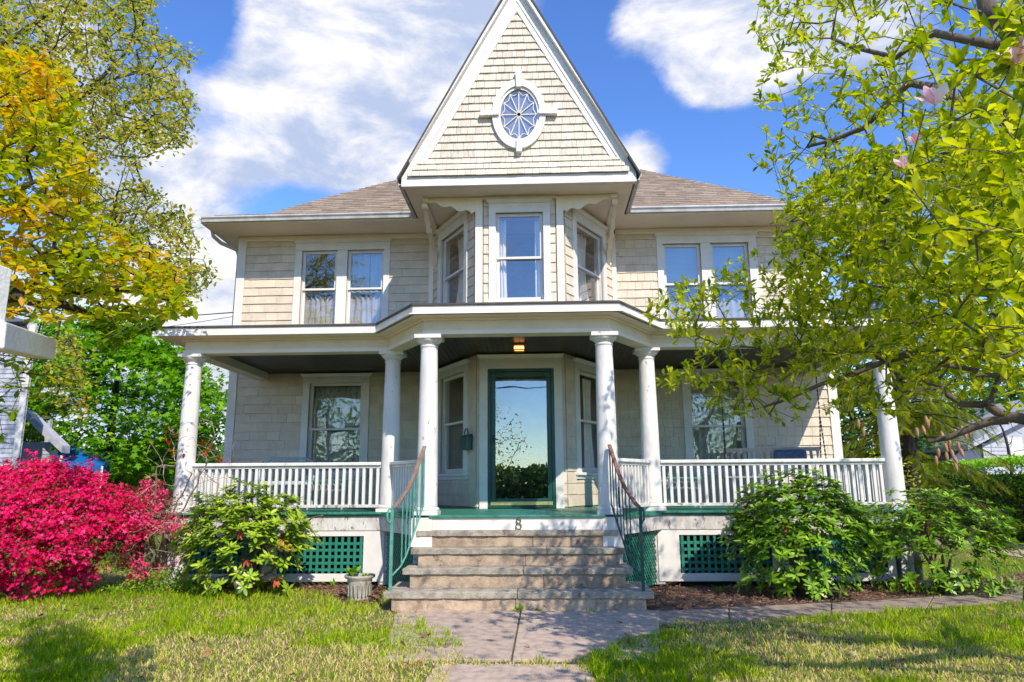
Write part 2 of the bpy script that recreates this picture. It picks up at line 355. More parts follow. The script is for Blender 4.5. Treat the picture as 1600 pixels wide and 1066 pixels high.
def window(M, outer, ops, zb, zt, meet, head=.18, sill=True, glass=None, cream=False, casn=.035, label=None):
    s0, s1, z0, z1 = outer; glass = glass or M_GLASSU
    w = MB(M); e = casn
    w.box(s0, ops[0][0], -.02, e, z0, zt, M); w.box(ops[-1][1], s1, -.02, e, z0, zt, M)
    for (a, b), (c, d) in zip(ops, ops[1:]): w.box(b, c, -.02, e - .005, z0, zt, M)
    w.box(s0, s1, -.02, e, zt, z1 - .05, M)
    if sill and zb - z0 > .01: w.box(s0 + .003, s1 - .003, -.02, e - .004, z0, zb - .03, M)
    for (a, b) in ops:   # jambs
        w.box(a, a + .012, -.14, -.0205, zb, zt, M); w.box(b - .012, b, -.14, -.0205, zb, zt, M); w.box(a + .012, b - .012, -.14, -.0205, zt - .012, zt, M)
    W_ = put('window', w, M_TRIM, HOUSE, bevel=.004, label=label)
    h = MB(M); h.hexa([(s0 - .01, -.02, z1 - .05), (s1 + .01, -.02, z1 - .05), (s1 + .01, e + .012, z1 - .05), (s0 - .01, e + .012, z1 - .05),
                       (s0 - .045, -.02, z1), (s1 + .045, -.02, z1), (s1 + .045, e + .05, z1), (s0 - .045, e + .05, z1)], M)
    put('head_moulding', h, M_TRIM, W_)
    if sill: put('sill', MB(M).box(s0 - .02, s1 + .02, -.14, e + .035, zb - .045, zb - .005, M), M_TRIM, W_, bevel=.004)
    for (a, b) in ops:
        a += .013; b -= .013; t = zt - .013
        for (lo, hi, n0, br) in ((meet - .018, t, -.075, .036), (zb + .002, meet + .018, -.112, .07)):
            f = MB(M); sw = .04
            f.box(a, a + sw, n0, n0 + .035, lo, hi, M); f.box(b - sw, b, n0, n0 + .035, lo, hi, M)
            f.box(a + sw, b - sw, n0, n0 + .035, hi - .036, hi, M); f.box(a + sw, b - sw, n0, n0 + .035, lo, lo + br, M)
            sa = put('sash', f, M_TRIM, W_)
            put('pane', MB(M).box(a + sw, b - sw, n0 + .014, n0 + .018, lo + br, hi - .036, M), glass, W_)
    return W_

# ------------------------------------------------------------------ house body
YM, YB, WL, WRT = 12.27, 10.65, -5.20, 5.33
F_MAIN = frame((0, YM), (1, 0), (0, -1)); F_BAY = frame((0, YB), (1, 0), (0, -1))
sd = Vector((.96, 1.62)).normalized()
F_BL = frame((-.67, YB), (-sd.x, sd.y), (-sd.y, -sd.x)); F_BR = frame((.67, YB), (sd.x, sd.y), (sd.y, -sd.x)); BL = 1.883
TH = .12
wins = []     # frame, outer, ops, zb, zt, meet
UL = dict(outer=(-4.16, -2.41, 4.0, 5.72), ops=[(-4.03, -3.38), (-3.19, -2.52)], zb=4.10, zt=5.53, meet=4.81, glass=M_GLASSU, label='paired upper window with gathered cafe curtains in its lower sashes')
UR = dict(outer=(2.42, 4.19, 4.0, 5.72), ops=[(2.53, 3.20), (3.38, 4.05)], zb=4.10, zt=5.53, meet=4.79, glass=M_GLASSU, label='paired upper window with pale blue blinds half down')
LLw = dict(outer=(-3.89, -2.70, 1.40, 3.235), ops=[(-3.77, -2.82)], zb=1.48, zt=3.08, meet=2.27, glass=M_GLASS)
LRw = dict(outer=(2.74, 3.90, 1.40, 3.235), ops=[(2.85, 3.78)], zb=1.48, zt=3.08, meet=2.26, glass=M_GLASS)
B2 = dict(outer=(-.485, .485, 4.02, 5.75), ops=[(-.375, .375)], zb=4.10, zt=5.545, meet=4.81, glass=M_GLASSU)
S2 = dict(outer=(.33, 1.55, 4.02, 5.75), ops=[(.45, 1.43)], zb=4.10, zt=5.54, meet=4.82, glass=M_GLASSU)
S1 = dict(outer=(.28, 1.52, 1.38, 3.22), ops=[(.42, 1.38)], zb=1.48, zt=3.06, meet=2.28, glass=M_GLASS)
DOOR = (-.625, .625, .955, 3.235)
def holes(ws, dz=.0): return [(w['outer'][0] + .01, w['outer'][1] - .01, w['outer'][2] + .01, w['outer'][3] - .01) for w in ws]
def oph(ws): return [(a, b, w['zb'], w['zt']) for w in ws for a, b in w['ops']]
wb = MB(); wall_back(wb, F_MAIN, WL, -1.63, .1, 5.82, oph([UL, LLw]), TH); wall_back(wb, F_MAIN, 1.63, WRT, .1, 5.82, oph([UR, LRw]), TH)
wall_back(wb, F_BAY, -.67, .67, .1, 5.82, oph([B2]) + [(-.50, .50, .955, 3.03)], TH)
wall_back(wb, F_BL, 0, BL, .1, 5.82, oph([S1, S2]), TH); wall_back(wb, F_BR, 0, BL, .1, 5.82, oph([S1, S2]), TH)
WALL = put('wall', wb, M_BACK, HOUSE)
sw = MB(); sw.box(WL, WL + TH, YM + .002, 22, .1, 5.82); sw.box(WRT - TH, WRT, YM + .002, 22, .1, 5.82); sw.box(WL, WRT, 22, 22.12, .1, 5.82)
put('side_wall', sw, M_SHG, HOUSE)
ri = MB(); ri.box(WL + .13, WRT - .13, 14.6, 14.7, .9, 5.8); ri.box(WL + .13, WRT - .13, 12.4, 14.6, 3.5, 3.62); ri.box(WL + .13, WRT - .13, 12.4, 14.6, .8, .92); ri.box(WL + .13, WRT - .13, 12.4, 14.6, 5.76, 5.80)
for x in (-1.75, 1.65): ri.box(x, x + .1, 12.4, 14.6, .92, 5.76)
put('room', ri, M_ROOM, HOUSE)
fr_ = MB()
fr_.prism([(-.60, 10.8), (.60, 10.8), (1.45, 12.3), (1.45, 12.39), (-1.45, 12.39), (-1.45, 12.3)], 3.5, 3.62)
put('bay_floor', fr_, M_ROOM, HOUSE)
fo = MB(); fo.box(WL + .02, WRT - .02, YM + .03, 21.9, -.1, .1); put('foundation', fo, M_STONE, HOUSE)
# shingles
up_h, lo_h = .1545, .157
shingles(F_MAIN, WL + .12, -1.63, 3.92, 5.76, holes([UL]), up_h, (.20, .46), rng)
shingles(F_MAIN, 1.63, WRT - .12, 3.92, 5.76, holes([UR]), up_h, (.12, .19), rng)
shingles(F_MAIN, WL + .12, -1.60, .98, 3.25, holes([LLw]), lo_h, (.22, .52), rng)
shingles(F_MAIN, 1.60, WRT - .12, .98, 3.25, holes([LRw]), lo_h, (.12, .19), rng)
shingles(F_BAY, -.57, .57, 3.92, 5.76, holes([B2]), .158, (.09, .15), rng)
shingles(F_BAY, -.67, .67, .98, 3.25, [DOOR], .17, (.2, .4), rng, t0=.015)
for Fm in (F_BL, F_BR):
    shingles(Fm, .0 + .09, BL - .02, 3.92, 5.76, holes([S2]), .158, (.14, .25), rng)
    shingles(Fm, .012, BL - .02, .98, 3.25, holes([S1]), .17, (.22, .42), rng, t0=.015)
for Fs in (frame((WL, YM), (0, 1), (-1, 0)), frame((WRT, YM), (0, 1), (1, 0))):
    shingles(Fs, .1, 9.7, .3, 5.76, [], .157, (.5, 1.2), rng)
# gable face (leaning out at the foot, oval hole)
GY, GZ0, GZA, GW = 10.20, 5.95, 9.22, 1.80
F_G = frame((0, GY), (1, 0), (0, -1))
F_GF = F_G @ Matrix(((1, 0, 0, 0), (0, 1, -.30, .30 * 6.29), (0, 0, 1, 0), (0, 0, 0, 1)))     # flared foot rows
gs = (GZA - GZ0) / GW
gb = lambda z: (-(GZA - z) / gs + .10, (GZA - z) / gs - .10)
shingles(F_G, -2, 2, 6.29, 9.0, [], .131, (.07, .20), rng, bound=gb, ell=(.02, 6.99, .37, .53), g=True, t0=.026)
shingles(F_GF, -2, 2, 5.955, 6.29, [], .112, (.07, .20), rng, bound=lambda z: (-(GZA - z) / gs + .07, (GZA - z) / gs - .07), g=True, t0=.024)
SH.sort(key=lambda s: -s[2])
rest = {False: MB(), True: MB()}
Q = [(0, 3, 2, 1), (4, 5, 6, 7), (0, 1, 5, 4), (1, 2, 6, 5), (2, 3, 7, 6), (3, 0, 4, 7)]
for i, (vs, flip, sc, g, rv) in enumerate(SH):
    fs = Q if not flip else [tuple(reversed(f)) for f in Q]
    if i < 300:
        mb = MB(); mb.rv = rv; mb.add(vs, fs); put('shingle', mb, M_SHG_G if g else M_SHG, HOUSE)
    else: rest[g].rv = rv; rest[g].add(vs, fs)
put('shingle_courses', rest[False], M_SHG, HOUSE, kind='stuff'); put('shingle_courses', rest[True], M_SHG_G, HOUSE, kind='stuff')
# windows
window(F_MAIN, **UL); window(F_MAIN, **UR); window(F_MAIN, **LLw); window(F_MAIN, **LRw); window(F_BAY, **B2)
for Fm in (F_BL, F_BR): window(Fm, **S2); window(Fm, **S1)
# corner boards
cb = MB(); cb.box(WL - .03, WL + .12, YM - .035, YM + .10, .1, 5.815); put('corner_board', cb, M_TRIM, HOUSE, bevel=.004)
cb = MB(); cb.box(WRT - .12, WRT + .03, YM - .035, YM + .10, .1, 5.815); put('corner_board', cb, M_TRIM, HOUSE, bevel=.004)
for s in (-1, 1):
    cb = MB(); cb.box(*sorted((s * .585, s * .70)), YB - .035, YB + .06, 3.9, 5.81); put('corner_board', cb, M_CREAM, HOUSE, bevel=.004)
    cb = MB(); cb.box(*sorted((s * 1.60, s * 1.68)), YM - .09, YM - .002, 3.9, 5.72); put('corner_board', cb, M_CREAM, HOUSE, bevel=.004)
# frieze under soffit
fz = MB(); fz.box(WL + .121, -1.69, YM - .05, YM, 5.72, 5.815); fz.box(1.69, WRT - .121, YM - .05, YM, 5.72, 5.815)
fz.box(-.584, .584, YB - .045, YB, 5.765, 5.815)
for Fm in (F_BL, F_BR): fz.box(.10, BL - .06, 0, .04, 5.765, 5.815, Fm)
put('frieze', fz, M_CREAM, HOUSE)
# soffits
so = MB(); EY, EXL, EXR = 11.52, -5.52, 5.72
so.box(EXL, -1.77, EY, YM + .1, 5.82, 5.85); so.box(1.77, EXR, EY, YM + .1, 5.82, 5.85); so.box(-1.77, 1.77, 10.22, YM + .1, 5.82, 5.85)
so.box(EXL, WL + .1, YM + .1, 22.7, 5.82, 5.85); so.box(WRT - .1, EXR, YM + .1, 22.7, 5.82, 5.85)
put('soffit', so, M_CREAM, HOUSE)
# main hip roof, kicked eaves
prof = [(-.06, 5.92), (.78, 6.27), (1.42, 6.79), (5.62, 9.95)]
def ring(t, z): return [(EXL + t, EY + t, z), (EXR - t, EY + t, z), (EXR - t, 22.8 - t, z), (EXL + t, 22.8 - t, z)]
rf = MB(); vs = []; 
for t, z in prof: vs += ring(t, z)
for t, z in prof: vs += ring(t, z - .05)
n = len(prof); fs = []
for i in range(n - 1):
    for j in range(4):
        fs.append((i * 4 + j, i * 4 + (j + 1) % 4, (i + 1) * 4 + (j + 1) % 4, (i + 1) * 4 + j))
fs += [(0, 4 * n, 4 * n + 1, 1), (1, 4 * n + 1, 4 * n + 2, 2), (2, 4 * n + 2, 4 * n + 3, 3), (3, 4 * n + 3, 4 * n, 0)]
rf.add(vs, fs); ROOF = put('roof', rf, M_ROOFE, HOUSE)
rs = MB()
for i in range(n - 1):
    (t0, z0), (t1, z1) = prof[i], prof[i + 1]; L_ = math.hypot(t1 - t0, z1 - z0); k = max(1, round(L_ / .125))
    for r in range(k):
        ta, tb = t0 + (t1 - t0) * r / k, t0 + (t1 - t0) * (r + 1.15) / k; za, zb_ = z0 + (z1 - z0) * r / k, z0 + (z1 - z0) * (r + 1.15) / k
        x = EXL + ta
        while x < EXR - ta - .01:
            w = rng.uniform(.10, .30); x2 = min(x + w, EXR - ta); rs.rv = rng.random(); hh = rng.choice((.009, .017))
            xl, xr = max(x, EXL + tb), min(x2, EXR - tb)
            if xr > xl: rs.hexa([(x, EY + ta, za), (x2, EY + ta, za), (xr, EY + tb, zb_), (xl, EY + tb, zb_), (x, EY + ta - .01, za + hh), (x2, EY + ta - .01, za + hh), (xr, EY + tb, zb_ + .004), (xl, EY + tb, zb_ + .004)])
            x = x2
put('roof_shingle', rs, M_ROOF, HOUSE, kind='stuff')
# eave fascia + gutters
for bx_ in ((EXL, -1.80, EY - .025, EY), (1.80, EXR, EY - .025, EY), (EXL - .025, EXL, EY - .025, 22.7), (EXR, EXR + .025, EY - .025, 22.7)): put('eave_fascia', MB().box(*bx_, 5.80, 5.90), M_CREAM, HOUSE)
def gutter(a, b, out, drop=0):
    """K style trough from a to b; out = outward unit vector"""
    a = Vector(a); b = Vector(b); o = Vector(out); g = MB()
    pf = [(0, -.01), (.05, -.02), (.06, .02), (.085, .05), (.085, .075), (.075, .075), (.075, .055), (.05, .025), (.04, 0), (.008, 0), (.008, .07), (0, .07)]
    vs = [p + o * x + Vector((0, 0, z)) for p in (a, b) for x, z in pf]; k = len(pf)
    g.add(vs, [(i, (i + 1) % k, k + (i + 1) % k, k + i) for i in range(k)] + [tuple(range(k - 1, -1, -1)), tuple(range(k, 2 * k))])
    return put('gutter', g, M_GUT, HOUSE)
gutter((EXL - .03, EY - .026, 5.835), (-1.87, EY - .026, 5.845), (0, -1, 0)); gutter((1.87, EY - .026, 5.845), (EXR + .03, EY - .026, 5.835), (0, -1, 0))
gutter((EXL - .026, EY - .03, 5.83), (EXL - .026, 22.6, 5.83), (-1, 0, 0)); gutter((EXR + .026, EY - .03, 5.83), (EXR + .026, 22.6, 5.83), (1, 0, 0))
gutter((-1.80, 10.16, 5.86), (-1.80, 11.50, 5.84), (-1, 0, 0)); gutter((1.80, 10.16, 5.86), (1.80, 11.50, 5.84), (1, 0, 0))
dp = MB(); dp.tube([(EXL - .06, 11.9, 5.84), (EXL - .06, 11.95, 5.74), (EXL + .02, 12.1, 5.66), (WL - .10, 12.33, 5.60), (WL - .08, 12.4, 5.5), (WL - .08, 12.4, 4.0)], .036, 8)
put('downspout', dp, M_GUT, HOUSE, smooth=True)
# gable roof + boards
def grf(x, z, y): return (x, y, z)
gr = MB(); ov = 10.05; tk = .028; ex = GW + .06; ez = GZ0 - .04
for s in (-1, 1):
    p = [(s * ex, ez), (0, GZA + .205), (0, GZA + .205 - tk / .46), (s * (ex - .015), ez - .03)]
    gr.add([(x, ov, z) for x, z in p] + [(x, 16.8, z) for x, z in p], [(0, 1, 2, 3), (7, 6, 5, 4), (0, 4, 5, 1), (1, 5, 6, 2), (2, 6, 7, 3), (3, 7, 4, 0)])
put('gable_roof', gr, M_ROOFE, HOUSE)
gt = MB()
for s in (-1, 1):   # projecting rake board then inner board
    dx = .0
    def rk(o, i, y0, y1, zc):
        # boards parallel to the slope between offsets o (outer) and i (inner), horizontal measure
        a0, a1 = (GZA + .16 - zc) / gs - o, (GZA + .16 - zc) / gs - i
        top_o, top_i = GZA + .16 - o * gs, GZA + .16 - i * gs
        pts = [(s * a0, zc), (0, top_o), (0, top_i), (s * a1, zc)]
        gt.add([(x, y0, z) for x, z in pts] + [(x, y1, z) for x, z in pts], [(0, 1, 2, 3), (7, 6, 5, 4), (0, 4, 5, 1), (1, 5, 6, 2), (2, 6, 7, 3), (3, 7, 4, 0)])
    rk(.03, .075, 10.06, 10.20, GZ0)
    rk(.076, .215, 10.155, 10.199, GZ0)
    rk(.216, .31, 10.168, 10.199, GZ0 + .20)
put('rake_board', gt, M_TRIM, HOUSE)
gf = MB(); gf.box(-1.80, 1.80, 10.12, 10.22, 5.80, 5.93); gf.box(-1.77, 1.77, 10.125, 10.195, 5.93, 5.965); put('gable_fascia', gf, M_TRIM, HOUSE, bevel=.005)
gbk = MB(); gbk.add([(x, y, z) for y in (10.205, 10.26) for x, z in ((-1.78, 5.93), (1.78, 5.93), (0, 9.2))], [(0, 1, 2), (5, 4, 3), (0, 3, 4, 1), (1, 4, 5, 2), (2, 5, 3, 0)]); put('gable_sheathing', gbk, M_BACK, HOUSE)
# oval window
ow = MB(); K = 64; cx_, cz_ = .02, 6.99
def ell_ring(mb, ao, bo, ai, bi, y0, y1, k=K):
    vs = []
    for i in range(k):
        c, s = math.cos(2 * math.pi * i / k), math.sin(2 * math.pi * i / k)
        vs += [(cx_ + ao * c, y0, cz_ + bo * s), (cx_ + ai * c, y0, cz_ + bi * s), (cx_ + ai * c, y1, cz_ + bi * s), (cx_ + ao * c, y1, cz_ + bo * s)]
    fs = [(4 * i + a, 4 * ((i + 1) % k) + a, 4 * ((i + 1) % k) + (a + 1) % 4, 4 * i + (a + 1) % 4) for i in range(k) for a in range(4)]
    mb.add(vs, fs)
ell_ring(ow, .42, .59, .325, .47, 10.13, 10.20)
OW = put('oval_window', ow, M_TRIM, HOUSE, bevel=.003, label='oval window with radiating muntins and four keystones in the gable')
sh2 = MB(); ell_ring(sh2, .324, .468, .29, .425, 10.16, 10.198); put('sash', sh2, M_TRIM, OW)
kb = [(-.035, .43, .035, .43, .05, .72, -.05, .72), (-.035, -.44, .035, -.44, .045, -.66, -.045, -.66)]
for (x0, z0, x1, z1, x2, z2, x3, z3) in kb:
    k_ = MB(); p = [(cx_ + x0, cz_ + z0), (cx_ + x1, cz_ + z1), (cx_ + x2, cz_ + z2), (cx_ + x3, cz_ + z3)]
    k_.add([(x, 10.09, z) for x, z in p] + [(x, 10.20, z) for x, z in p], [(0, 1, 2, 3), (7, 6, 5, 4), (0, 4, 5, 1), (1, 5, 6, 2), (2, 6, 7, 3), (3, 7, 4, 0)]); put('keystone', k_, M_TRIM, OW, bevel=.003)
for s in (-1, 1):
    k_ = MB(); p = [(cx_ + s * .31, cz_ - .035), (cx_ + s * .31, cz_ + .035), (cx_ + s * .60, cz_ + .045), (cx_ + s * .60, cz_ - .045)]
    k_.add([(x, 10.09, z) for x, z in p] + [(x, 10.20, z) for x, z in p], [(0, 1, 2, 3), (7, 6, 5, 4), (0, 4, 5, 1), (1, 5, 6, 2), (2, 6, 7, 3), (3, 7, 4, 0)]); put('keystone', k_, M_TRIM, OW, bevel=.003)
mu = MB()
for i in range(12):
    a = math.pi * i / 6 + math.pi / 2; rr_ = .98
    tip = Vector((cx_ + .27 * math.cos(a), 10.182, cz_ + .40 * math.sin(a))); mu.bar((cx_, 10.182, cz_), tip, .013, .016, up=(0, 1, 0))
    a2 = a + math.pi / 6; pts = []
    for t in range(7):
        q = t / 6; aa = a + (a2 - a) * q; kk = 1 - .16 * math.sin(math.pi * q); pts.append((cx_ + .275 * kk * math.cos(aa), 10.182, cz_ + .405 * kk * math.sin(aa)))
    mu.tube(pts, .007, 5)
mu.lathe([(.03, -.008), (.03, .008)], k=12, M=Matrix.Translation((cx_, 10.182, cz_)) @ Matrix.Rotation(R(90), 4, 'X'))
put('muntin', mu, M_TRIM, OW)
M_OVAL = glassmat('oval_glass', .35)
op_ = MB(); op_.add([(cx_ + .3 * math.cos(2 * math.pi * i / 40), 10.192, cz_ + .44 * math.sin(2 * math.pi * i / 40)) for i in range(40)], [tuple(range(40))]); put('pane', op_, M_OVAL, OW)
# scalloped brackets under the gable overhang
for s in (-1, 1):
    b = MB(); n = 28; top = []; bot = []
    for i in range(n + 1):
        q = i / n; x = .70 + .78 * q
        d = .30 - .24 * q + .035 * math.cos(q * 6.28 * 3) * (1 - .5 * q) if q > .06 else .26
        top.append((s * x, 5.815)); bot.append((s * x, 5.815 - max(.04, d * .95)))
    vs = [(x, YB - .03, z) for x, z in top] + [(x, YB - .03, z) for x, z in bot] + [(x, YB + .0, z) for x, z in top] + [(x, YB + .0, z) for x, z in bot]; m_ = n + 1
    fs = []
    for i in range(n): fs += [(i, i + 1, m_ + i + 1, m_ + i), (2 * m_ + i, 3 * m_ + i, 3 * m_ + i + 1, 2 * m_ + i + 1), (m_ + i, m_ + i + 1, 3 * m_ + i + 1, 3 * m_ + i)]
    b.add(vs, fs); put('scalloped_bracket', b, M_CREAM, HOUSE)
    b = MB(); b.box(*sorted((s * 1.45, s * 1.55)), YB - .06, YB + .05, 5.75, 5.818)
    P_ = [(YB - .0, 5.74), (YB + .15, 5.72), (YB + .35, 5.62), (YB + .55, 5.50), (YB + .85, 5.44), (YB + 1.15, 5.36), (YB + 1.40, 5.20), (YB + 1.50, 5.16)]
    for (y, z), (y2, z2) in zip(P_, P_[1:]):
        b.hexa([(s * 1.52 - .035, y, z - .05), (s * 1.52 + .035, y, z - .05), (s * 1.54 + .035, y2, z2 - .06), (s * 1.54 - .035, y2, z2 - .06), (s * 1.52 - .035, y, z + .03), (s * 1.52 + .035, y, z + .03), (s * 1.54 + .035, y2, z2 + .03), (s * 1.54 - .035, y2, z2 + .03)])
    b.box(*sorted((s * 1.50, s * 1.56)), YB + .0, YB + 1.5, 5.79, 5.817)
    b.tube([(s * 1.52 - .045, YB + .03, 5.70), (s * 1.52 + .045, YB + .03, 5.70)], .045, 12); b.tube([(s * 1.55 - .04, YB + 1.50, 5.13), (s * 1.55 + .04, YB + 1.50, 5.13)], .035, 10)
    put('scroll_bracket', b, M_CREAM, HOUSE)

# ------------------------------------------------------------------ porch
CP = [(-4.62, 9.74), (-1.77, 9.74), (-1.09, 8.67), (1.09, 8.67), (1.77, 9.74), (4.95, 9.74)]
def offset(poly, d):
    """offset an open polyline outward (towards -Y / away from the house)"""
    out = []
    for i, p in enumerate(poly):
        p = Vector(p); ns = []
        for a, b in ((i - 1, i), (i, i + 1)):
            if a < 0 or b >= len(poly): continue
            e = (Vector(poly[b]) - Vector(poly[a])).normalized(); ns.append(Vector((e.y, -e.x)))
        if len(ns) == 1: out.append(p + ns[0] * d)
        else:
            m = (ns[0] + ns[1]).normalized(); out.append(p + m * d / m.dot(ns[0]))
    return [tuple(v) for v in out]
BLINE = [(-4.62, 12.23)] + CP + [(4.95, 12.23)]
def strip(mb, line, d0, d1, z0, z1):
    o, i = offset(line, d1), offset(line, d0)
    for k in range(len(line) - 1):
        mb.hexa([(*o[k], z0), (*o[k + 1], z0), (*i[k + 1], z0), (*i[k], z0), (*o[k], z1), (*o[k + 1], z1), (*i[k + 1], z1), (*i[k], z1)])
bm_ = MB(); strip(bm_, BLINE, -.10, .10, 3.14, 3.355); put('porch_beam', bm_, M_BEAM, HOUSE)
bt = MB(); strip(bt, BLINE, .101, .118, 3.14, 3.19); strip(bt, BLINE, .101, .135, 3.315, 3.345); put('beam_moulding', bt, M_CREAM, HOUSE)
EL = [(-5.02, 12.23), (-5.02, 9.36), (-1.93, 9.36), (-1.25, 8.33), (1.25, 8.33), (1.91, 9.36), (5.38, 9.36), (5.38, 12.23)]
poly = EL
ps = MB(); strip(ps, BLINE, .10, .36, 3.345, 3.357); put('porch_soffit', ps, M_CREAM, HOUSE)
pf_ = MB(); strip(pf_, EL, -.03, 0, 3.345, 3.45); PF = put('porch_fascia', pf_, M_TRIM, HOUSE)
pr_ = MB(); strip(pr_, EL, -.04, .02, 3.452, 3.475); put('porch_roof_edge', pr_, M_ROOFE, HOUSE)
# porch roof membrane: lifts gently back to the walls
top = MB()
E3 = [Vector((x, y, 3.476)) for x, y in offset(EL, .02)]
inner = [Vector((-5.02, 12.25, 3.93)), Vector((-5.02, 12.25, 3.93)), Vector((-1.63, 12.25, 3.93)), Vector((-.70, 10.66, 3.88)), Vector((.70, 10.66, 3.88)), Vector((1.63, 12.25, 3.93)), Vector((5.38, 12.25, 3.93)), Vector((5.38, 12.25, 3.93))]
for k in range(len(E3) - 1):
    a, b, c, d = E3[k], E3[k + 1], inner[k + 1], inner[k]; dn = Vector((0, 0, -.02))
    if (c - d).length < 1e-4: top.add([a, b, c, a + dn, b + dn, c + dn], [(0, 1, 2), (5, 4, 3)])
    else: top.add([a, b, c, d], [(0, 1, 2, 3)])
put('porch_roof', top, M_ROOFE, HOUSE)
# beadboard ceiling, one board after another running front to back
ce = 0
def ymin(x):
    if x < -1.77 or x > 1.77: return 9.80
    if abs(x) <= 1.09: return 8.73
    return 8.73 + (abs(x) - 1.09) / .68 * 1.07
def ymax(x):
    ax = abs(x); return YM - .001 if ax > 1.62 else (YB - .001 if ax < .67 else YB + (ax - .67) / .95 * 1.61 - .001)
x = -4.52
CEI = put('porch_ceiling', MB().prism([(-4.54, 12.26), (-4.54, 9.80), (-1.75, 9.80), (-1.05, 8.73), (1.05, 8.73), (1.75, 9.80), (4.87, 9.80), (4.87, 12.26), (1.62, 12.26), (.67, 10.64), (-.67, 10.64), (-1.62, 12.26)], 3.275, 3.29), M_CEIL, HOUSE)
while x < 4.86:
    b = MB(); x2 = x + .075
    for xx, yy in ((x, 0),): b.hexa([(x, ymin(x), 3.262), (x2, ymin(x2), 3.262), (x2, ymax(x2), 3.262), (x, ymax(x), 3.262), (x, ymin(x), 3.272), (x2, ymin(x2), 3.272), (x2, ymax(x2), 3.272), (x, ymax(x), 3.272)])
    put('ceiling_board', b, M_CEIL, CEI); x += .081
# deck
DL = offset(CP, .17); deck = [(-4.8, 12.25)] + DL + [(5.13, 12.25)]
deck[1] = (-4.8, DL[0][1]); deck[-2] = (5.13, DL[-1][1])
DK = put('porch_floor', MB().prism(deck, .905, .93), M_GREEN, HOUSE)
dymin = lambda x: (deck[2][1] if abs(x) > 1.8 else (8.50 if abs(x) <= 1.0 else 8.50 + (abs(x) - 1.0) / .8 * (DL[1][1] - 8.50)))
x = -4.83
DOORY = YB
fb = MB()
while x < 5.14:
    x2 = min(x + .081, 5.16); y0, y1 = max(dymin(x) - .03, 8.46), max(dymin(x2) - .03, 8.46)
    b = MB(); b.rv = rng.random(); b.hexa([(x, y0, .931), (x2 - .003, y1, .931), (x2 - .003, ymax(x2), .931), (x, ymax(x), .931), (x, y0, .955), (x2 - .003, y1, .955), (x2 - .003, ymax(x2), .955), (x, ymax(x), .955)])
    put('floor_board', b, M_GREEN, DK); x = x2
# skirt
sk = MB(); strip(sk, DL, -.06, -.02, .72, .904); put('skirt_board', sk, M_WORN, HOUSE)
for i, (x, y) in enumerate(DL):
    p = MB(); ii = offset(CP, .08)[i]
    px_ = ii[0] + (.03 if i in (1,) else -.03 if i in (4,) else 0)
    p.box(px_ - .085, px_ + .085, ii[1] - .045, ii[1] + .1, .03, .90); put('skirt_post', p, M_WORN, HOUSE, bevel=.006)
def lattice(x0, x1, z0, z1, y):
    f = MB(); t = .10
    tl, tr = (.28 if abs(x0 - 2.07) < .01 else t), (.28 if abs(x1 + 2.07) < .01 else t)
    f.box(x0 - tl, x0, y, y + .03, z0 - t, z1 + t); f.box(x1, x1 + tr, y, y + .03, z0 - t, z1 + t); f.box(x0, x1, y, y + .03, z1, z1 + t); f.box(x0, x1, y, y + .03, z0 - t, z0)
    L_ = put('lattice_panel', f, M_TRIM, HOUSE, bevel=.004)
    put('crawlspace_back', MB().box(x0, x1, y + .5, y + .52, 0, z1 + .1), M_BACK, L_) if 0 else None
    bm = bm2 = None; x = x0 + .02
    me = MB().box(0, .036, 0, .008, 0, z1 - z0).mesh('slat'); me.materials.append(M_LATT)
    mh = MB().box(0, x1 - x0, 0, .008, 0, .036).mesh('slat'); mh.materials.append(M_LATT)
    while x < x1 - .03: inst('slat', me, Matrix.Translation((x, y + .012, z0)), L_); x += .083
    z = z0 + .03
    while z < z1 - .03: inst('slat', mh, Matrix.Translation((x0, y + .021, z)), L_); z += .083
YL = DL[0][1] + .03
for a, b in ((-3.22, -2.07), (-4.47, -3.42), (2.07, 3.25), (3.45, 4.70)): lattice(a, b, .17, .645, YL)
sp = MB(); sp.box(-4.7, -1.80, YL + .032, YL + .05, .745, .80); sp.box(1.80, 5.0, YL + .032, YL + .05, .745, .80)
put('water_table', sp, M_TRIM, HOUSE, kind='stuff')
for xx in (-4.79, 5.1): put('side_skirt', MB().box(xx, xx + .02, 9.6, 12.2, .03, .90), M_WORN, HOUSE)
# fine diagonal lattice on the two splayed sides
for s in (-1, 1):
    a = Vector((s * 1.80, 9.63)); b = Vector((s * 1.13, 8.56)); d = (b - a); Ln = d.length; d.normalize(); nv = Vector((-d.y, d.x)) * (1 if s < 0 else -1)
    if nv.y > 0: nv = -nv
    Fm = frame(tuple(a), tuple(d), tuple(nv)); m_ = MB(Fm); zt, zb = .72, .05; x0, x1 = .10, Ln - .02
    st = .062; k = -12
    def clipseg(p, q):
        (xa, za), (xb, zb_) = p, q; t0, t1 = 0., 1.
        for (p0, dd, lo, hi) in ((xa, xb - xa, x0, x1), (za, zb_ - za, zb, zt)):
            if abs(dd) < 1e-9: continue
            u0, u1 = (lo - p0) / dd, (hi - p0) / dd; u0, u1 = min(u0, u1), max(u0, u1); t0, t1 = max(t0, u0), min(t1, u1)
        return None if t1 - t0 < .01 else ((xa + (xb - xa) * t0, za + (zb_ - za) * t0), (xa + (xb - xa) * t1, za + (zb_ - za) * t1))
    for dirn in (1, -1):
        c = -2.0
        while c < 3:
            sg = clipseg((c, zb), (c + dirn * .67 * .8, zt)); c += st
            if sg: (xa, za), (xb, zb_) = sg; m_.bar((xa, .004 * dirn, za), (xb, .004 * dirn, zb_), .022, .006, M=Fm, up=(0, 1, 0))
    put('diagonal_lattice', m_, M_LATT, HOUSE, kind='stuff')
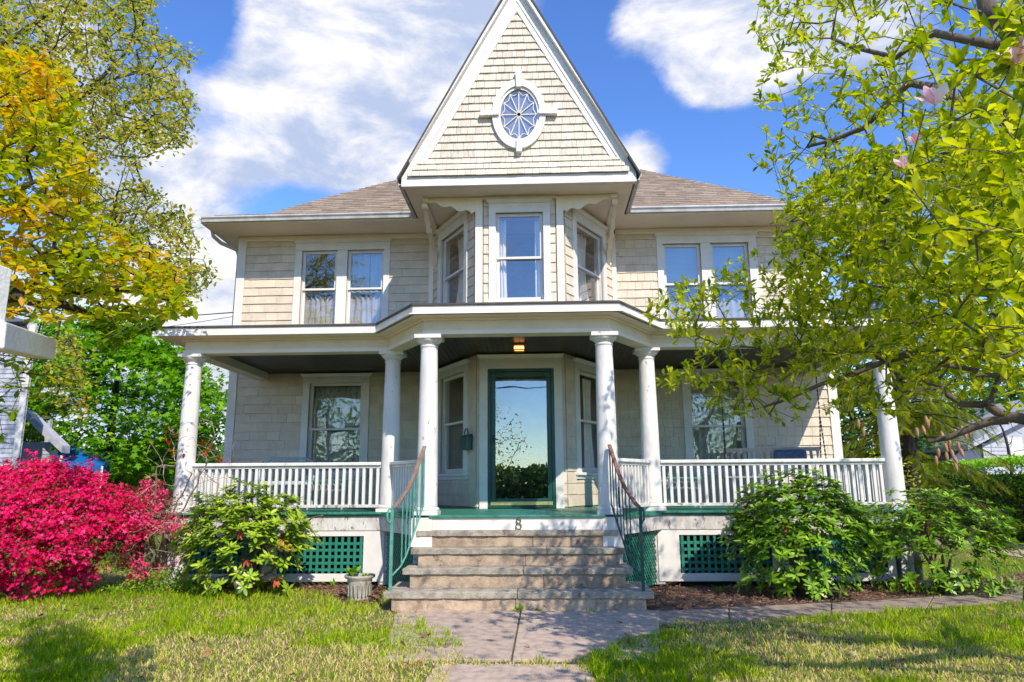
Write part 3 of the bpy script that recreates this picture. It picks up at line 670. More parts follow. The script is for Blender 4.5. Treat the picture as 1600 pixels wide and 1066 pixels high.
# columns
col_prof = [(.128, .0), (.128, .02), (.124, .4), (.119, 1.0), (.110, 1.6), (.104, 1.93), (.1035, 1.94), (.112, 1.945), (.112, 1.965), (.103, 1.97), (.102, 2.05)]
for i, (x, y) in enumerate(CP):
    c = MB(); c.lathe([(r, z + .04) for r, z in col_prof], (x, y, .955 + .05), 32)
    lbl = {0: 'leftmost porch column, sunlit with the twiggy shrub before it', 5: 'rightmost porch column, dappled and half behind magnolia twigs'}.get(i)
    C_ = put('column', c, M_COLM, HOUSE, smooth=True, label=lbl)
    for p in C_.data.polygons: pass
    bs = MB(); bs.box(x - .15, x + .15, y - .15, y + .15, .956, 1.0); bs.lathe([(.145, 0), (.155, .015), (.150, .035), (.135, .045), (.130, .05)], (x, y, 1.0), 28); put('base', bs, M_COLM, C_)
    cp_ = MB(); cp_.lathe([(.104, 0), (.125, .015), (.145, .035), (.155, .05), (.155, .065)], (x, y, 3.025), 28); cp_.box(x - .165, x + .165, y - .165, y + .165, 3.09, 3.138); put('capital', cp_, M_COLM, C_)
# railings
balu = MB().box(-.019, .019, -.019, .019, 0, .50).mesh('baluster'); balu.materials.append(M_COLM)
def railing(a, b, pitch=.091):
    a = Vector(a); b = Vector(b); d = (b - a).normalized(); L_ = (b - a).length; nv = Vector((d.y, -d.x)); Fm = frame(tuple(a), tuple(d), tuple(nv))
    r = MB(Fm); r.box(0, L_, -.055, .055, 1.572, 1.615, Fm); r.box(0, L_, -.025, .025, 1.535, 1.572, Fm)
    R_ = put('railing', r, M_COLM, HOUSE, bevel=.006)
    put('bottom_rail', MB(Fm).box(0, L_, -.03, .03, 1.01, 1.05, Fm), M_WORN, R_, bevel=.004)
    n = int(L_ / pitch)
    for i in range(n):
        M = Fm @ Matrix.Translation((L_ * (i + .5) / n, 0, 1.045)) @ Matrix.Rotation(rng.uniform(-.012, .012), 4, 'Y')
        inst('baluster', balu, M, R_)
railing((-4.50, 9.74), (-1.89, 9.74)); railing((1.89, 9.74), (4.84, 9.74))
v = (Vector(CP[2]) - Vector(CP[1])).normalized()
railing(Vector(CP[1]) + v * .12, Vector(CP[2]) - v * .12, .088)
v = (Vector(CP[4]) - Vector(CP[3])).normalized(); railing(Vector(CP[3]) + v * .12, Vector(CP[4]) - v * .12, .088)
railing((-4.62, 12.2), (-4.62, 9.86)); railing((4.95, 9.86), (4.95, 12.2))
# entrance: casing, storm door
ec = MB(F_BAY); ec.box(-.625, -.502, -.02, .045, .955, 3.03, F_BAY); ec.box(.502, .625, -.02, .045, .955, 3.03, F_BAY); ec.box(-.625, .625, -.02, .045, 3.03, 3.19, F_BAY)
EC = put('door_casing', ec, M_TRIM, HOUSE, bevel=.004)
put('head_moulding', MB(F_BAY).hexa([(-.63, -.02, 3.19), (.63, -.02, 3.19), (.63, .06, 3.19), (-.63, .06, 3.19), (-.66, -.02, 3.24), (.66, -.02, 3.24), (.66, .09, 3.24), (-.66, .09, 3.24)], F_BAY), M_CREAM, EC)
dr = MB(F_BAY); x0, x1, z0, z1 = -.5, .5, .965, 3.028
dr.box(x0, x0 + .045, -.02, .03, z0, z1, F_BAY); dr.box(x1 - .045, x1, -.02, .03, z0, z1, F_BAY); dr.box(x0 + .045, x1 - .045, -.02, .03, z1 - .045, z1, F_BAY); dr.box(x0 + .045, x1 - .045, -.02, .03, z0, z0 + .03, F_BAY)
put('door_frame', dr, M_DOOR, HOUSE, bevel=.003)
sd_ = MB(F_BAY); a, b, c, d = -.45, .45, 1.0, 2.978
sd_.box(a, a + .065, 0, .022, c, d, F_BAY); sd_.box(b - .065, b, 0, .022, c, d, F_BAY); sd_.box(a + .065, b - .065, 0, .022, d - .075, d, F_BAY); sd_.box(a + .065, b - .065, 0, .022, c, c + .10, F_BAY)
SD = put('storm_door', sd_, M_DOOR, HOUSE, bevel=.004, label='dark green storm door with one tall glass and brass sill strip')
put('pane', MB(F_BAY).box(a + .065, b - .065, .006, .010, c + .10, d - .075, F_BAY), M_GLASSD, SD)
put('kick_strip', MB(F_BAY).box(-.455, .455, .023, .028, 1.005, 1.055, F_BAY), M_BRASS, SD)
hd = MB(F_BAY); hd.box(-.435, -.405, .022, .034, 1.90, 2.03, F_BAY); hd.bar((-.42, .05, 1.97), (-.35, .055, 1.965), .014, .014, M=F_BAY); hd.bar((-.42, .03, 1.97), (-.42, .055, 1.97), .014, M=F_BAY); put('handle', hd, M_BLACK, SD)
bk = MB(F_BAY); bk.box(-.49, -.47, -.10, -.04, .96, 3.02, F_BAY); bk.box(.47, .49, -.10, -.04, .96, 3.02, F_BAY)
put('inner_door_frame', bk, M_DOOR, HOUSE)

# ------------------------------------------------------------------ ground
rs_ = np.random.default_rng(5)
def vnoise(x, y, s, seed=0):
    """smooth value noise 0..1"""
    x = np.asarray(x) / s; y = np.asarray(y) / s; xi = np.floor(x).astype(int); yi = np.floor(y).astype(int); fx = x - xi; fy = y - yi
    h = lambda a, b: ((np.sin(a * 127.1 + b * 311.7 + seed * 74.7) * 43758.5453) % 1.0)
    fx = fx * fx * (3 - 2 * fx); fy = fy * fy * (3 - 2 * fy)
    return (h(xi, yi) * (1 - fx) + h(xi + 1, yi) * fx) * (1 - fy) + (h(xi, yi + 1) * (1 - fx) + h(xi + 1, yi + 1) * fx) * fy
gm = MB(); gx = [-400, -60, -20, -10, -6, -3, 0, 3, 6, 10, 20, 60, 400]; gy = [-400, -60, -3.6] + [-2, 2, 5, 8, 12, 20, 60, 900]
gv = [(x, y, -.004) for y in gy for x in gx]; nx = len(gx)
gm.add(gv, [(j * nx + i, j * nx + i + 1, (j + 1) * nx + i + 1, (j + 1) * nx + i) for j in range(len(gy) - 1) for i in range(nx - 1)])
put('ground', gm, M_GROUND, kind='structure')
put('road', MB().box(-300, 300, -15, -6, -.05, .012), M_ROAD, kind='structure')
put('pavement', MB().box(-300, 300, -5.2, -3.6, -.05, .02), M_PATH, kind='structure')
# path to the steps: flared slabs with joints
def inpoly(px, py, poly):
    r = np.zeros(len(px), bool); n = len(poly); j = n - 1
    for i in range(n):
        xi, yi = poly[i]; xj, yj = poly[j]
        c = ((yi > py) != (yj > py)) & (px < (xj - xi) * (py - yi) / (yj - yi + 1e-12) + xi); r ^= c; j = i
    return r
PATH = [tuple(at(u, v, Z=0)[:2]) for u, v in ((635, 955), (1022, 957), (1018, 972), (1045, 985), (985, 1000), (940, 1020), (905, 1034), (745, 1034), (720, 1012), (680, 985), (655, 972))]
PATH2 = [(-.42, 5.55), (.52, 5.55), (.70, 2.0), (.60, -3.6), (-.65, -3.6), (-.60, 2.0)]
jx = .055
PTH = thing('front_path', 'pinkish concrete slab path leading up to the front steps', 'path', (0, 6.5, 0)); PTH['kind'] = 'structure'; del PTH['category']
slab_l = [(-1.25, 7.84), (jx - .008, 7.84), (jx - .02, 5.72), (-.95, 5.72)]; slab_r = [(jx + .008, 7.84), (1.5, 7.84), (1.15, 5.72), (jx - .004, 5.72)]
for i, s_ in enumerate((slab_l, slab_r)):
    b = MB(); b.rv = .3 + .4 * i; b.prism(s_[::-1], -.06, .014); put('slab', b, M_PATH, PTH, bevel=.006)
for i, (y0, y1) in enumerate(((5.60, 3.9), (3.88, 2.2), (2.18, .5), (.48, -1.4), (-1.42, -3.6))):
    b = MB(); b.rv = rng.random(); b.prism([(-.56, y1), (.66, y1), (.62, y0), (-.5, y0)], -.06, .010); put('slab', b, M_PATH, PTH, bevel=.006)
# side walk of long flags running right along the bed, and the bed itself
WALKP = [tuple(at(u, v, Z=0)[:2]) for u, v in ((1018, 957), (1140, 952), (1300, 944), (1460, 934), (1600, 918), (1760, 900), (1760, 925), (1600, 940), (1450, 951), (1300, 962), (1140, 972), (1020, 976))]
top_ = WALKP[:6]; bot_ = WALKP[6:][::-1]
SW = thing('side_walk', 'low stone flags laid along the mulch bed towards the driveway', 'walk', (3, 8, 0)); SW['kind'] = 'structure'; del SW['category']
for i in range(5):
    a, b, c, d = Vector(top_[i]), Vector(top_[i + 1]), Vector(bot_[i + 1]), Vector(bot_[i]); q = .985
    m_ = MB(); m_.rv = rng.random(); m_.prism([tuple(p) for p in (d, d + (c - d) * q, a + (b - a) * q, a)], -.05, .012 + .006 * (i % 2)); put('slab', m_, M_SLATE, SW, bevel=.006)
BED_R = [tuple(p) for p in [(1.42, 9.6), (1.42, 7.92)]] + [tuple(Vector(p) + Vector((0, .0))) for p in top_] + [(7.6, 11.2), (5.4, 9.62)]
BED_L = [tuple(at(u, v, Z=0)[:2]) for u, v in ((600, 925), (590, 945), (545, 940), (470, 922), (400, 922), (330, 930), (230, 925))] + [(-4.9, 9.62), (-1.3, 9.62)]
def bed(poly, name, label):
    b = MB(); b.prism(poly if sum((poly[i][0] * poly[(i + 1) % len(poly)][1] - poly[(i + 1) % len(poly)][0] * poly[i][1]) for i in range(len(poly))) > 0 else poly[::-1], -.03, .006)
    put(name, b, M_SOIL, kind='structure')
    P = np.array(poly); n = 16000; px = rs_.uniform(P[:, 0].min(), P[:, 0].max(), n); py = rs_.uniform(P[:, 1].min(), P[:, 1].max(), n); k = inpoly(px, py, poly); px, py = px[k][:5200], py[k][:5200]
    scatter(name.replace('bed', 'chips'), CHIP, np.c_[px, py, rs_.uniform(.006, .03, len(px))], rs_.normal(size=(len(px), 3)) * [1, 1, .25], rs_.uniform(.02, .055, len(px)), M_CHIP, up=rs_.normal(size=(len(px), 3)) * .5 + [0, 0, 1], kind='stuff')

# ------------------------------------------------------------------ leaf machinery
def T(faces): return np.array(faces, np.int32)
LEAF8 = (np.array([(0, 0, 0), (0, .38, -.02), (0, .72, -.03), (0, 1, -.07), (-.13, .30, .03), (-.22, .66, .03), (.13, .30, .03), (.22, .66, .03)], float),
         T([(0, 6, 1), (6, 7, 1), (1, 7, 2), (7, 3, 2), (0, 1, 4), (4, 1, 5), (1, 2, 5), (5, 2, 3)]))
LEAF_NARROW = (LEAF8[0] * [.72, 1, 1] - [0, 0, .0], LEAF8[1])
RHODO = (np.array([(0, 0, 0), (0, .4, -.02), (0, .75, -.05), (0, 1, -.10), (-.13, .30, .02), (-.15, .66, -.04), (.13, .30, .02), (.15, .66, -.04)], float), LEAF8[1])
LEAF8N = (LEAF8[0] * [.9, 1, 1], LEAF8[1])
SMALL = (np.array([(0, 0, 0), (-.30, .5, .03), (0, 1, -.05), (.30, .5, .03)], float), T([(0, 3, 1), (1, 3, 2)]))
def fine_leaf(w=.23, peak=.62, n=7, bend=-.10, fold=.10, wave=.012):
    v = [(0, 0, 0)]; f = []
    for i in range(1, n):
        t = i / n; ww = w * math.sin(math.pi * t ** (math.log(.5) / math.log(peak))) ** .85; z = bend * t * t
        v += [(-ww, t, z + fold * ww + wave * math.sin(i * 2.3)), (0, t, z - .01), (ww, t, z + fold * ww - wave * math.sin(i * 2.1))]
    v.append((0, 1, bend)); f += [(0, 3, 2), (0, 2, 1)]
    for i in range(n - 2):
        a = 1 + 3 * i; b = a + 3; f += [(a + 1, a + 2, b + 2), (a + 1, b + 2, b + 1), (a, a + 1, b + 1), (a, b + 1, b)]
    a = 1 + 3 * (n - 2); e = len(v) - 1; f += [(a + 1, a + 2, e), (a, a + 1, e)]
    return np.array(v, float), T(f)
CHIP = (np.array([(-.12, 0, 0), (.12, 0, 0), (.15, 1, .03), (-.1, .9, 0), (0, .5, .14)], float), T([(0, 1, 4), (1, 2, 4), (2, 3, 4), (3, 0, 4)]))
def star(n, inner, wide=1.0, lobes=None):
    v = [(0, .35, 0)]; 
    for i in range(2 * n):
        a = -math.pi / 2 + math.pi * (i + .0) / n; r = (1 if i % 2 else inner); r *= .62
        v.append((r * math.cos(a) * wide, .42 + r * math.sin(a), .05 if i % 2 == 0 else -.04))
    return np.array(v, float), T([(0, 1 + i, 1 + (i + 1) % (2 * n)) for i in range(2 * n)])
MAPLE = star(5, .48); FLOWER5 = star(5, .42)
def basis(dirs, up):
    y = dirs / (np.linalg.norm(dirs, axis=1, keepdims=True) + 1e-9); z = up - y * (up * y).sum(1, keepdims=True); z /= (np.linalg.norm(z, axis=1, keepdims=True) + 1e-9)
    x = np.cross(y, z); return np.stack([x, y, z], axis=2)
def scatter_arr(base, pos, dirs, size, up=None):
    up = np.tile([0, 0, 1.], (len(pos), 1)) if up is None else up; B = basis(np.asarray(dirs, float), np.asarray(up, float))
    V = np.einsum('nij,kj->nki', B, base[0]) * np.asarray(size)[:, None, None] + np.asarray(pos)[:, None, :]
    k = len(base[0]); Fc = base[1][None] + (np.arange(len(pos)) * k)[:, None, None]
    return V.reshape(-1, 3), Fc.reshape(-1, 3), B
def scatter(name, base, pos, dirs, size, mat, up=None, parent=None, rnd=None, smooth=False, **k):
    V, Fc, _ = scatter_arr(base, pos, dirs, size, up); r = rs_.random(len(pos)) if rnd is None else rnd
    o = link(name, tri_mesh(name, V, Fc, np.repeat(r, len(base[0])), smooth), mat, parent, **k); return o
def leaves(name, base, pos, dirs, size, mat, parent, up=None, rnd=None, single=0, kindname='foliage', fine=None):
    """leaves of one plant: the 'single' largest in view each an object, the rest one mesh"""
    n = len(pos); r = rs_.random(n) if rnd is None else np.clip(rnd, 0, 1); up = np.tile([0, 0, 1.], (n, 1)) if up is None else up
    if single:
        u, v = proj(pos); d = np.linalg.norm(pos - np.array([CX, 0, CZ]), axis=1); sc = np.where((u > 0) & (u < 1600) & (v > 0) & (v < 1066), size / d, 0) * rs_.uniform(.9, 1.1, n)
        o = np.argsort(-sc); a, b = o[:single], o[single:]
        ms = []
        for q in range(8):
            fb = base if fine is None else fine; m = tri_mesh('leaf', fb[0], fb[1], np.full(len(fb[0]), q / 7), fine is not None); m.materials.append(mat); ms.append(m)
        B = basis(dirs[a], up[a])
        for i, k in enumerate(a):
            M = Matrix([[*(B[i][j] * size[k]), pos[k][j]] for j in range(3)] + [[0, 0, 0, 1]]); inst('leaf', ms[int(r[k] * 7.99)], M, parent)
    else: b = np.arange(n)
    if len(b): scatter(kindname, base, pos[b], dirs[b], size[b], mat, up[b], parent, r[b], kind='stuff')
def grow(limbs, tips, step=.25, wob=.25, droop=0., r_tip=.004, expo=2.3, seed=0, rmax=9):
    """limbs: list of (points, r0, r1); tips joined to the nearest wood with curved twigs -> paths [(pts, radii)]"""
    g = np.random.default_rng(seed); nodes = []; par = []; base_r = []
    for pts, r0, r1 in limbs:
        pts = [np.array(p, float) for p in pts]; prev = -1
        if nodes:
            dd = np.linalg.norm(np.array(nodes) - pts[0], axis=1); prev = int(dd.argmin()) if dd.min() < .35 else -1
        k = 0; tot = len(pts) - 1
        for a, b in zip(pts, pts[1:]):
            m = max(2, int(np.linalg.norm(b - a) / step))
            for i in range(m):
                if prev >= 0 and i == 0 and k == 0: pass
                q = (k + i / m) / tot; nodes.append(a + (b - a) * i / m + g.normal(size=3) * .012 * (i > 0)); par.append(prev); base_r.append(r0 + (r1 - r0) * q); prev = len(nodes) - 1
            k += 1
        nodes.append(pts[-1]); par.append(prev); base_r.append(r1)
    nl = len(nodes); cap = nl + len(tips) * 14 + 50; A = np.zeros((cap, 3)); A[:nl] = nodes; n = nl; par = list(par); tipn = []
    d0 = np.array([np.min(np.linalg.norm(A[:nl] - t, axis=1)) for t in tips]); order = np.argsort(d0)
    for ti in order:
        t = tips[ti]; d = np.linalg.norm(A[:n] - t, axis=1); j = int(d.argmin()); D = d[j]; m = max(1, int(D / step)); m = min(m, 12)
        a = A[j].copy(); pj = par[j]; dirp = (a - A[pj]) if pj >= 0 else np.zeros(3); dirp = dirp / (np.linalg.norm(dirp) + 1e-9); c = a + dirp * D * .35 + (t - a) * .25; prev = j; w = g.normal(size=3) * wob * D * .2
        for i in range(1, m + 1):
            q = i / m; p = (1 - q) ** 2 * a + 2 * q * (1 - q) * (c + w) + q * q * t; p = p + g.normal(size=3) * wob * .06 * step * (i < m); p[2] -= droop * D * math.sin(q * math.pi) * .3
            if n >= cap: break
            A[n] = p; par.append(prev); prev = n; n += 1
        tipn.append(prev)
    A = A[:n]; flow = np.zeros(n); kids = [[] for _ in range(n)]
    for i in range(n):
        if par[i] >= 0: kids[par[i]].append(i)
    rad = np.zeros(n)
    for i in range(n - 1, -1, -1):
        if not kids[i]: flow[i] = r_tip ** expo
        rad[i] = flow[i] ** (1 / expo)
        if par[i] >= 0: flow[par[i]] += flow[i]
    for i in range(nl): rad[i] = base_r[i]
    rad = np.minimum(rad, rmax); paths = []; starts = [i for i in range(n) if par[i] < 0]; done = []
    st = [(i, None) for i in starts]
    while st:
        i, pr = st.pop(); pts = [] if pr is None else [A[pr]]; rr = [] if pr is None else [min(rad[pr], rad[i] * 1.15)]
        while True:
            pts.append(A[i]); rr.append(rad[i])
            if not kids[i]: break
            ks = sorted(kids[i], key=lambda q: -rad[q])
            for q in ks[1:]: st.append((q, i))
            i = ks[0]
        if len(pts) > 1: paths.append((pts, rr))
    dirs = np.array([A[t] - A[par[t]] if par[t] >= 0 else (0, 0, 1) for t in tipn]); dirs /= (np.linalg.norm(dirs, axis=1, keepdims=True) + 1e-9)
    return paths, A[tipn], dirs, A, rad, par
def wood(paths, mat, parent, name='branch', thick=.02, kmax=7):
    big, small = MB(), MB()
    for pts, rr in paths:
        m = max(rr); (big if m > thick else small).tube(pts, rr, kmax if m > thick else (4 if m > .006 else 3), cap=False)
    if big.v: put('trunk', big, mat, parent, smooth=True)
    if small.v: put('twigs', small, mat, parent, kind='stuff')
def rosette(tips, dirs, n, spread=.9, back=.10, seed=1, lift=.25):
    """n leaves round each twig end"""
    g = np.random.default_rng(seed); N_ = len(tips); k = np.repeat(np.arange(N_), n); rnd = g.normal(size=(len(k), 3)); rnd /= np.linalg.norm(rnd, axis=1, keepdims=True)
    d = dirs[k] * (1 - spread * .5) + rnd * spread + [0, 0, lift * .3]; pos = tips[k] - dirs[k] * (g.random(len(k)) * back)[:, None]; up = np.cross(d, np.cross([0, 0, 1.], d)) + g.normal(size=(len(k), 3)) * .35
    return pos, d, up + [0, 0, .4]
bed(BED_R, 'mulch_bed', ''); bed(BED_L, 'soil_bed', '')

# ------------------------------------------------------------------ front steps
ST = thing('front_steps', 'stone front steps with four grey bluestone treads and tan risers', 'steps', (0, 8, 0))
TR = [(7.80, .200, -1.40, 1.45), (8.03, .408, -1.25, 1.27), (8.25, .600, -1.20, 1.235), (8.42, .786, -1.165, 1.165)]
zb = 0
for i, (y, z, x0, x1) in enumerate(TR):
    th = .062 if i else .07; cuts = {0: [.30, .42], 1: [.53], 2: [.38, .80], 3: [.52]}[i]
    cuts = {0: [.02], 1: [.08], 2: [.34], 3: []}[i]; xs = [x0] + cuts + [x1]
    yb = 8.62
    for a, b in zip(xs, xs[1:]):
        m_ = MB(); m_.rv = rng.random(); n = max(4, int((b - a) / .07)); fr = [(a + (b - a) * k / n + .0, y + rng.uniform(-.007, .007)) for k in range(n + 1)]; fr[0] = (a + .003, y); fr[-1] = (b - .003, y)
        lo = [(p[0], p[1] + rng.uniform(.004, .016)) for p in fr]
        vs = [(px, py, z) for px, py in fr] + [(px, py, z - th) for px, py in lo] + [(px, yb, z) for px, _ in fr] + [(px, yb, z - th) for px, _ in fr]; k = n + 1
        fs = []
        for q in range(n): fs += [(q, k + q, k + q + 1, q + 1), (q, q + 1, 2 * k + q + 1, 2 * k + q), (k + q, 3 * k + q, 3 * k + q + 1, k + q + 1), (2 * k + q, 2 * k + q + 1, 3 * k + q + 1, 3 * k + q)]
        fs += [(0, 2 * k, 3 * k, k), (n, k + n, 3 * k + n, 2 * k + n)]
        m_.add(vs, [tuple(reversed(f)) for f in fs]); put('tread', m_, M_TREAD, ST, bevel=.005)
    cr_ = {0: [.0], 1: [.30], 2: [.10], 3: [.18, .62]}[i]; xr = [x0 + .08] + cr_ + [x1 - .08]; yr = y + .035
    for a, b in zip(xr, xr[1:]):
        m_ = MB(); m_.rv = rng.random(); m_.box(a + .002, b - .002, yr + rng.uniform(-.002, .002), yb - .01, zb + .0005, z - th - .001); put('riser', m_, M_RISER, ST, bevel=.006)
    zb = z
cf = MB().box(-.985, .985, 8.452, 8.50, .79, .929); put('step_fascia', cf, M_TRIM, HOUSE)
for s in (-1, 1): put('pedestal', MB().box(*sorted((s * .987, s * 1.235)), 8.445, 8.60, .60, .929), M_TRIM, HOUSE, bevel=.004)
put('floor_nosing', MB().box(-1.02, 1.02, 8.425, 8.47, .931, .957), M_GREEN, HOUSE, bevel=.004)
# house number 8
nm = MB()
for (zc, rx, rz) in ((.897, .024, .028), (.836, .031, .034)):
    nm.tube([(.02 + rx * math.cos(a), 8.435, zc - .004 + rz * math.sin(a)) for a in [2 * math.pi * i / 24 for i in range(25)]], .0062, 7, cap=False)
nm.v = [(x, y, z) for x, y, z in nm.v]
put('house_number', nm, solid('dark_brass', (.16, .13, .08), (.10, .08, .05), .45, 30, metal=.3), None, smooth=True, label='small brass numeral 8 fixed above the top stone step', cat='house number')
# iron hand rails
def handrail(s, mg, mt, label):
    T_ = thing('handrail', label, 'handrail', (s * 1.35, 7.9, .2))
    X = lambda x: s * x
    dx = .0 if s < 0 else -.03
    top = [(X(1.10), 8.50, 1.76), (X(1.12), 8.42, 1.66), (X(1.17), 8.28, 1.44), (X(1.22), 8.14, 1.27), (X(1.27), 8.04, 1.17), (X(1.31), 7.96, 1.10), (X(1.345), 7.90, 1.06)]
    if s > 0: top[-1] = (X(1.335), 7.86, 1.06)
    m = MB(); 
    for a, b in zip(top, top[1:]): m.bar(a, b, .045, .018)
    put('top_rail', m, mt, T_, bevel=.003)
    e = top[-1]; sc = [(e[0], e[1], e[2]), (e[0] + s * .03, e[1] - .03, e[2] - .01), (e[0] + s * .045, e[1] - .05, e[2] - .06), (e[0] + s * .04, e[1] - .05, e[2] - .13), (e[0] + s * .02, e[1] - .035, e[2] - .155), (e[0] + s * .012, e[1] - .02, e[2] - .13)]
    put('scroll', MB().tube(sc, [.012] * 6, 6), mg, T_, smooth=True)
    post = (X(1.345), 7.90 if s < 0 else 7.86); put('post', MB().box(post[0] - .016, post[0] + .016, post[1] - .016, post[1] + .016, .201, 1.06), mg, T_)
    low = [(X(1.10), 8.50, 1.08), (X(1.13), 8.40, .94), (X(1.19), 8.26, .70), (X(1.23), 8.14, .53), (X(1.27), 8.04, .43), (X(1.335), 7.91, .35)]
    put('bottom_rail', MB().tube(low, .011, 6), mg, T_, smooth=True)
    put('wall_bar', MB().bar((X(1.10), 8.49, 1.06), (X(1.10), 8.49, 1.76), .016), mg, T_)
    def lerp(L_, y):
        for a, b in zip(L_, L_[1:]):
            if b[1] <= y <= a[1]: q = (a[1] - y) / (a[1] - b[1]); return Vector(a).lerp(Vector(b), q)
        return Vector(L_[-1])
    for i in range(6):
        y = 8.42 - i * .072; put('baluster', MB().bar(lerp(low, y), lerp(top, y), .012, .012), mg, T_)
    p = MB(); c = lerp(top, 8.30).lerp(lerp(low, 8.30), .45)
    for q in range(3): p.tube([c + Vector((0, .03 * math.cos(a) , .045 * math.sin(a) + (q - 1) * .07)) for a in [i * math.pi / 6 for i in range(13)]], .005, 4)
    put('scrollwork', p, mg, T_)
handrail(-1, M_RAILG, M_RUST, 'rusty green iron handrail at the left of the stone steps')
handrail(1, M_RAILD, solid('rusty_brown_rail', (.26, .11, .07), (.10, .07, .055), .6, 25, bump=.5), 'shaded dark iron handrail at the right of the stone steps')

# ------------------------------------------------------------------ porch things
lt = thing('porch_light', 'small square brass porch ceiling light, glowing orange', 'light', (0, 9.92, 3.26))
put('backplate', MB().box(-.10, .10, 9.82, 10.02, 3.235, 3.261), solid('aged_bronze', (.25, .17, .10), metal=.5, rough=.4), lt)
f = MB()
for x in (-.085, .073): f.box(x, x + .012, 9.835, 10.005, 3.17, 3.235)
for y in (9.835, 9.993): f.box(-.073, .073, y, y + .012, 3.17, 3.235) if 0 else f.box(-.073, .073, y, y + .012, 3.17, 3.182)
put('lantern_frame', f, bpy.data.materials['aged_bronze'], lt)
eg = newmat('lamp_glow'); e_ = eg.node_tree.nodes.new('ShaderNodeEmission'); e_.inputs[0].default_value = (1, .42, .14, 1); e_.inputs[1].default_value = 2.2
oo = eg.node_tree.nodes.new('ShaderNodeOutputMaterial'); eg.node_tree.links.new(e_.outputs[0], oo.inputs[0])
put('lit_diffuser', MB().box(-.07, .07, 9.85, 9.99, 3.185, 3.23), eg, lt, bevel=.01)
mb_ = thing('mailbox', 'dark green mailbox with a curved handle beside the front door', 'mailbox', (-.80, 10.9, 1.86))
Fm = F_BL; b = MB(Fm); b.box(.10, .34, .02, .12, 2.02 - .20, 2.02, Fm); b.hexa([(.10, .02, 2.02), (.34, .02, 2.02), (.34, .12, 2.02), (.10, .12, 2.02), (.10, .02, 2.06), (.34, .02, 2.06), (.34, .06, 2.05), (.10, .06, 2.05)], Fm)
put('box', b, M_DOOR, mb_, bevel=.006); b = MB(Fm); b.tube([(.22 + .07 * math.cos(a), .07, 2.05 + .09 * math.sin(a)) for a in [math.pi * i / 10 for i in range(11)]], .008, 6, M=Fm); put('handle', b, M_BLACK, mb_)
ins = MB(); ins.tube([(-4.78 - .0, 12.2, 4.55), (-5.27, 12.3, 4.53)], .01, 5); 

# curtains and blinds
c_ = lambda *a, **k: curtain(*a, **k)
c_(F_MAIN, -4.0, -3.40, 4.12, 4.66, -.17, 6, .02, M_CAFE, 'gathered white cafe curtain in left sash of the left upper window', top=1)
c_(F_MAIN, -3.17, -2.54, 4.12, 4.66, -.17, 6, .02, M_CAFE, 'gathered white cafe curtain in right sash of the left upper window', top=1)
M_SHEER = solid('blue_sheer', (.30, .42, .55), (.22, .33, .46), .9, 4)
c_(F_MAIN, -3.17, -2.83, 4.78, 5.5, -.19, 3, .015, M_SHEER, 'left half of the bluish sheer curtain in an upper sash')
c_(F_MAIN, -2.81, -2.54, 4.78, 5.5, -.19, 3, .015, M_SHEER, 'right half of the bluish sheer curtain in an upper sash')
for a, b, w in ((2.55, 3.18, 'left'), (3.40, 4.03, 'right')):
    bl = thing('blind', f'pale blue blind lowered in the {w} half of the right upper window', 'blind', ((a + b) / 2, 12.45, 5.5))
    z = 4.82
    me = MB().hexa([(0, 12.44, 0), (b - a, 12.44, 0), (b - a, 12.465, .022), (0, 12.465, .022), (0, 12.442, .001), (b - a, 12.442, .001), (b - a, 12.467, .023), (0, 12.467, .023)]).mesh('slat'); me.materials.append(M_BLIND)
    while z < 5.5: inst('slat', me, Matrix.Translation((a, 0, z)), bl); z += .0235
    put('backing', MB().box(a, b, 12.47, 12.474, 4.80, 5.52), M_BLIND, bl)
    c_(F_MAIN, a + .02, b - .02, 4.12, 4.5, -.17, 4, .015, M_CAFE, f'grey cafe curtain below the blind in the {w} half of the right upper window', top=1)
c_(F_BAY, -.37, -.20, 4.12, 5.5, -.2, 3, .02, M_CURT, 'white curtain drawn to the left side of the bay front window', gather=.15)
c_(F_BAY, .24, .36, 4.12, 5.5, -.2, 2, .02, M_CURT, 'narrow white curtain at the right side of the bay front window')
c_(F_BL, .75, 1.35, 4.12, 5.5, -.2, 4, .025, M_CURT, 'white curtain in the left side window of the upper bay', gather=.3)
c_(F_BR, .80, 1.38, 4.12, 5.5, -.2, 4, .025, M_CURT, 'white curtain in the right side window of the upper bay', gather=.3)
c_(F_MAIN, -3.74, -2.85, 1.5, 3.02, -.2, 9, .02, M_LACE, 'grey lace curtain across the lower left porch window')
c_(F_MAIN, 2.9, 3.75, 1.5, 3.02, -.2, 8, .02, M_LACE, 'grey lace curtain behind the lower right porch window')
c_(F_BR, .95, 1.33, 1.5, 3.0, -.2, 3, .02, M_CURT, 'white curtain in the lower bay window right of the door', gather=.2)
for j in range(1): pass
bl = thing('blind', 'dark slatted blind in the lower bay window left of the door', 'blind', (-1.1, 11.5, 2.2))
me = MB().box(.46, 1.34, -.20, -.175, 0, .004, F_BL).mesh('slat'); me.materials.append(M_LACE)
for i in range(20): inst('slat', me, Matrix.Translation((0, 0, 1.5 + i * .036)), bl)

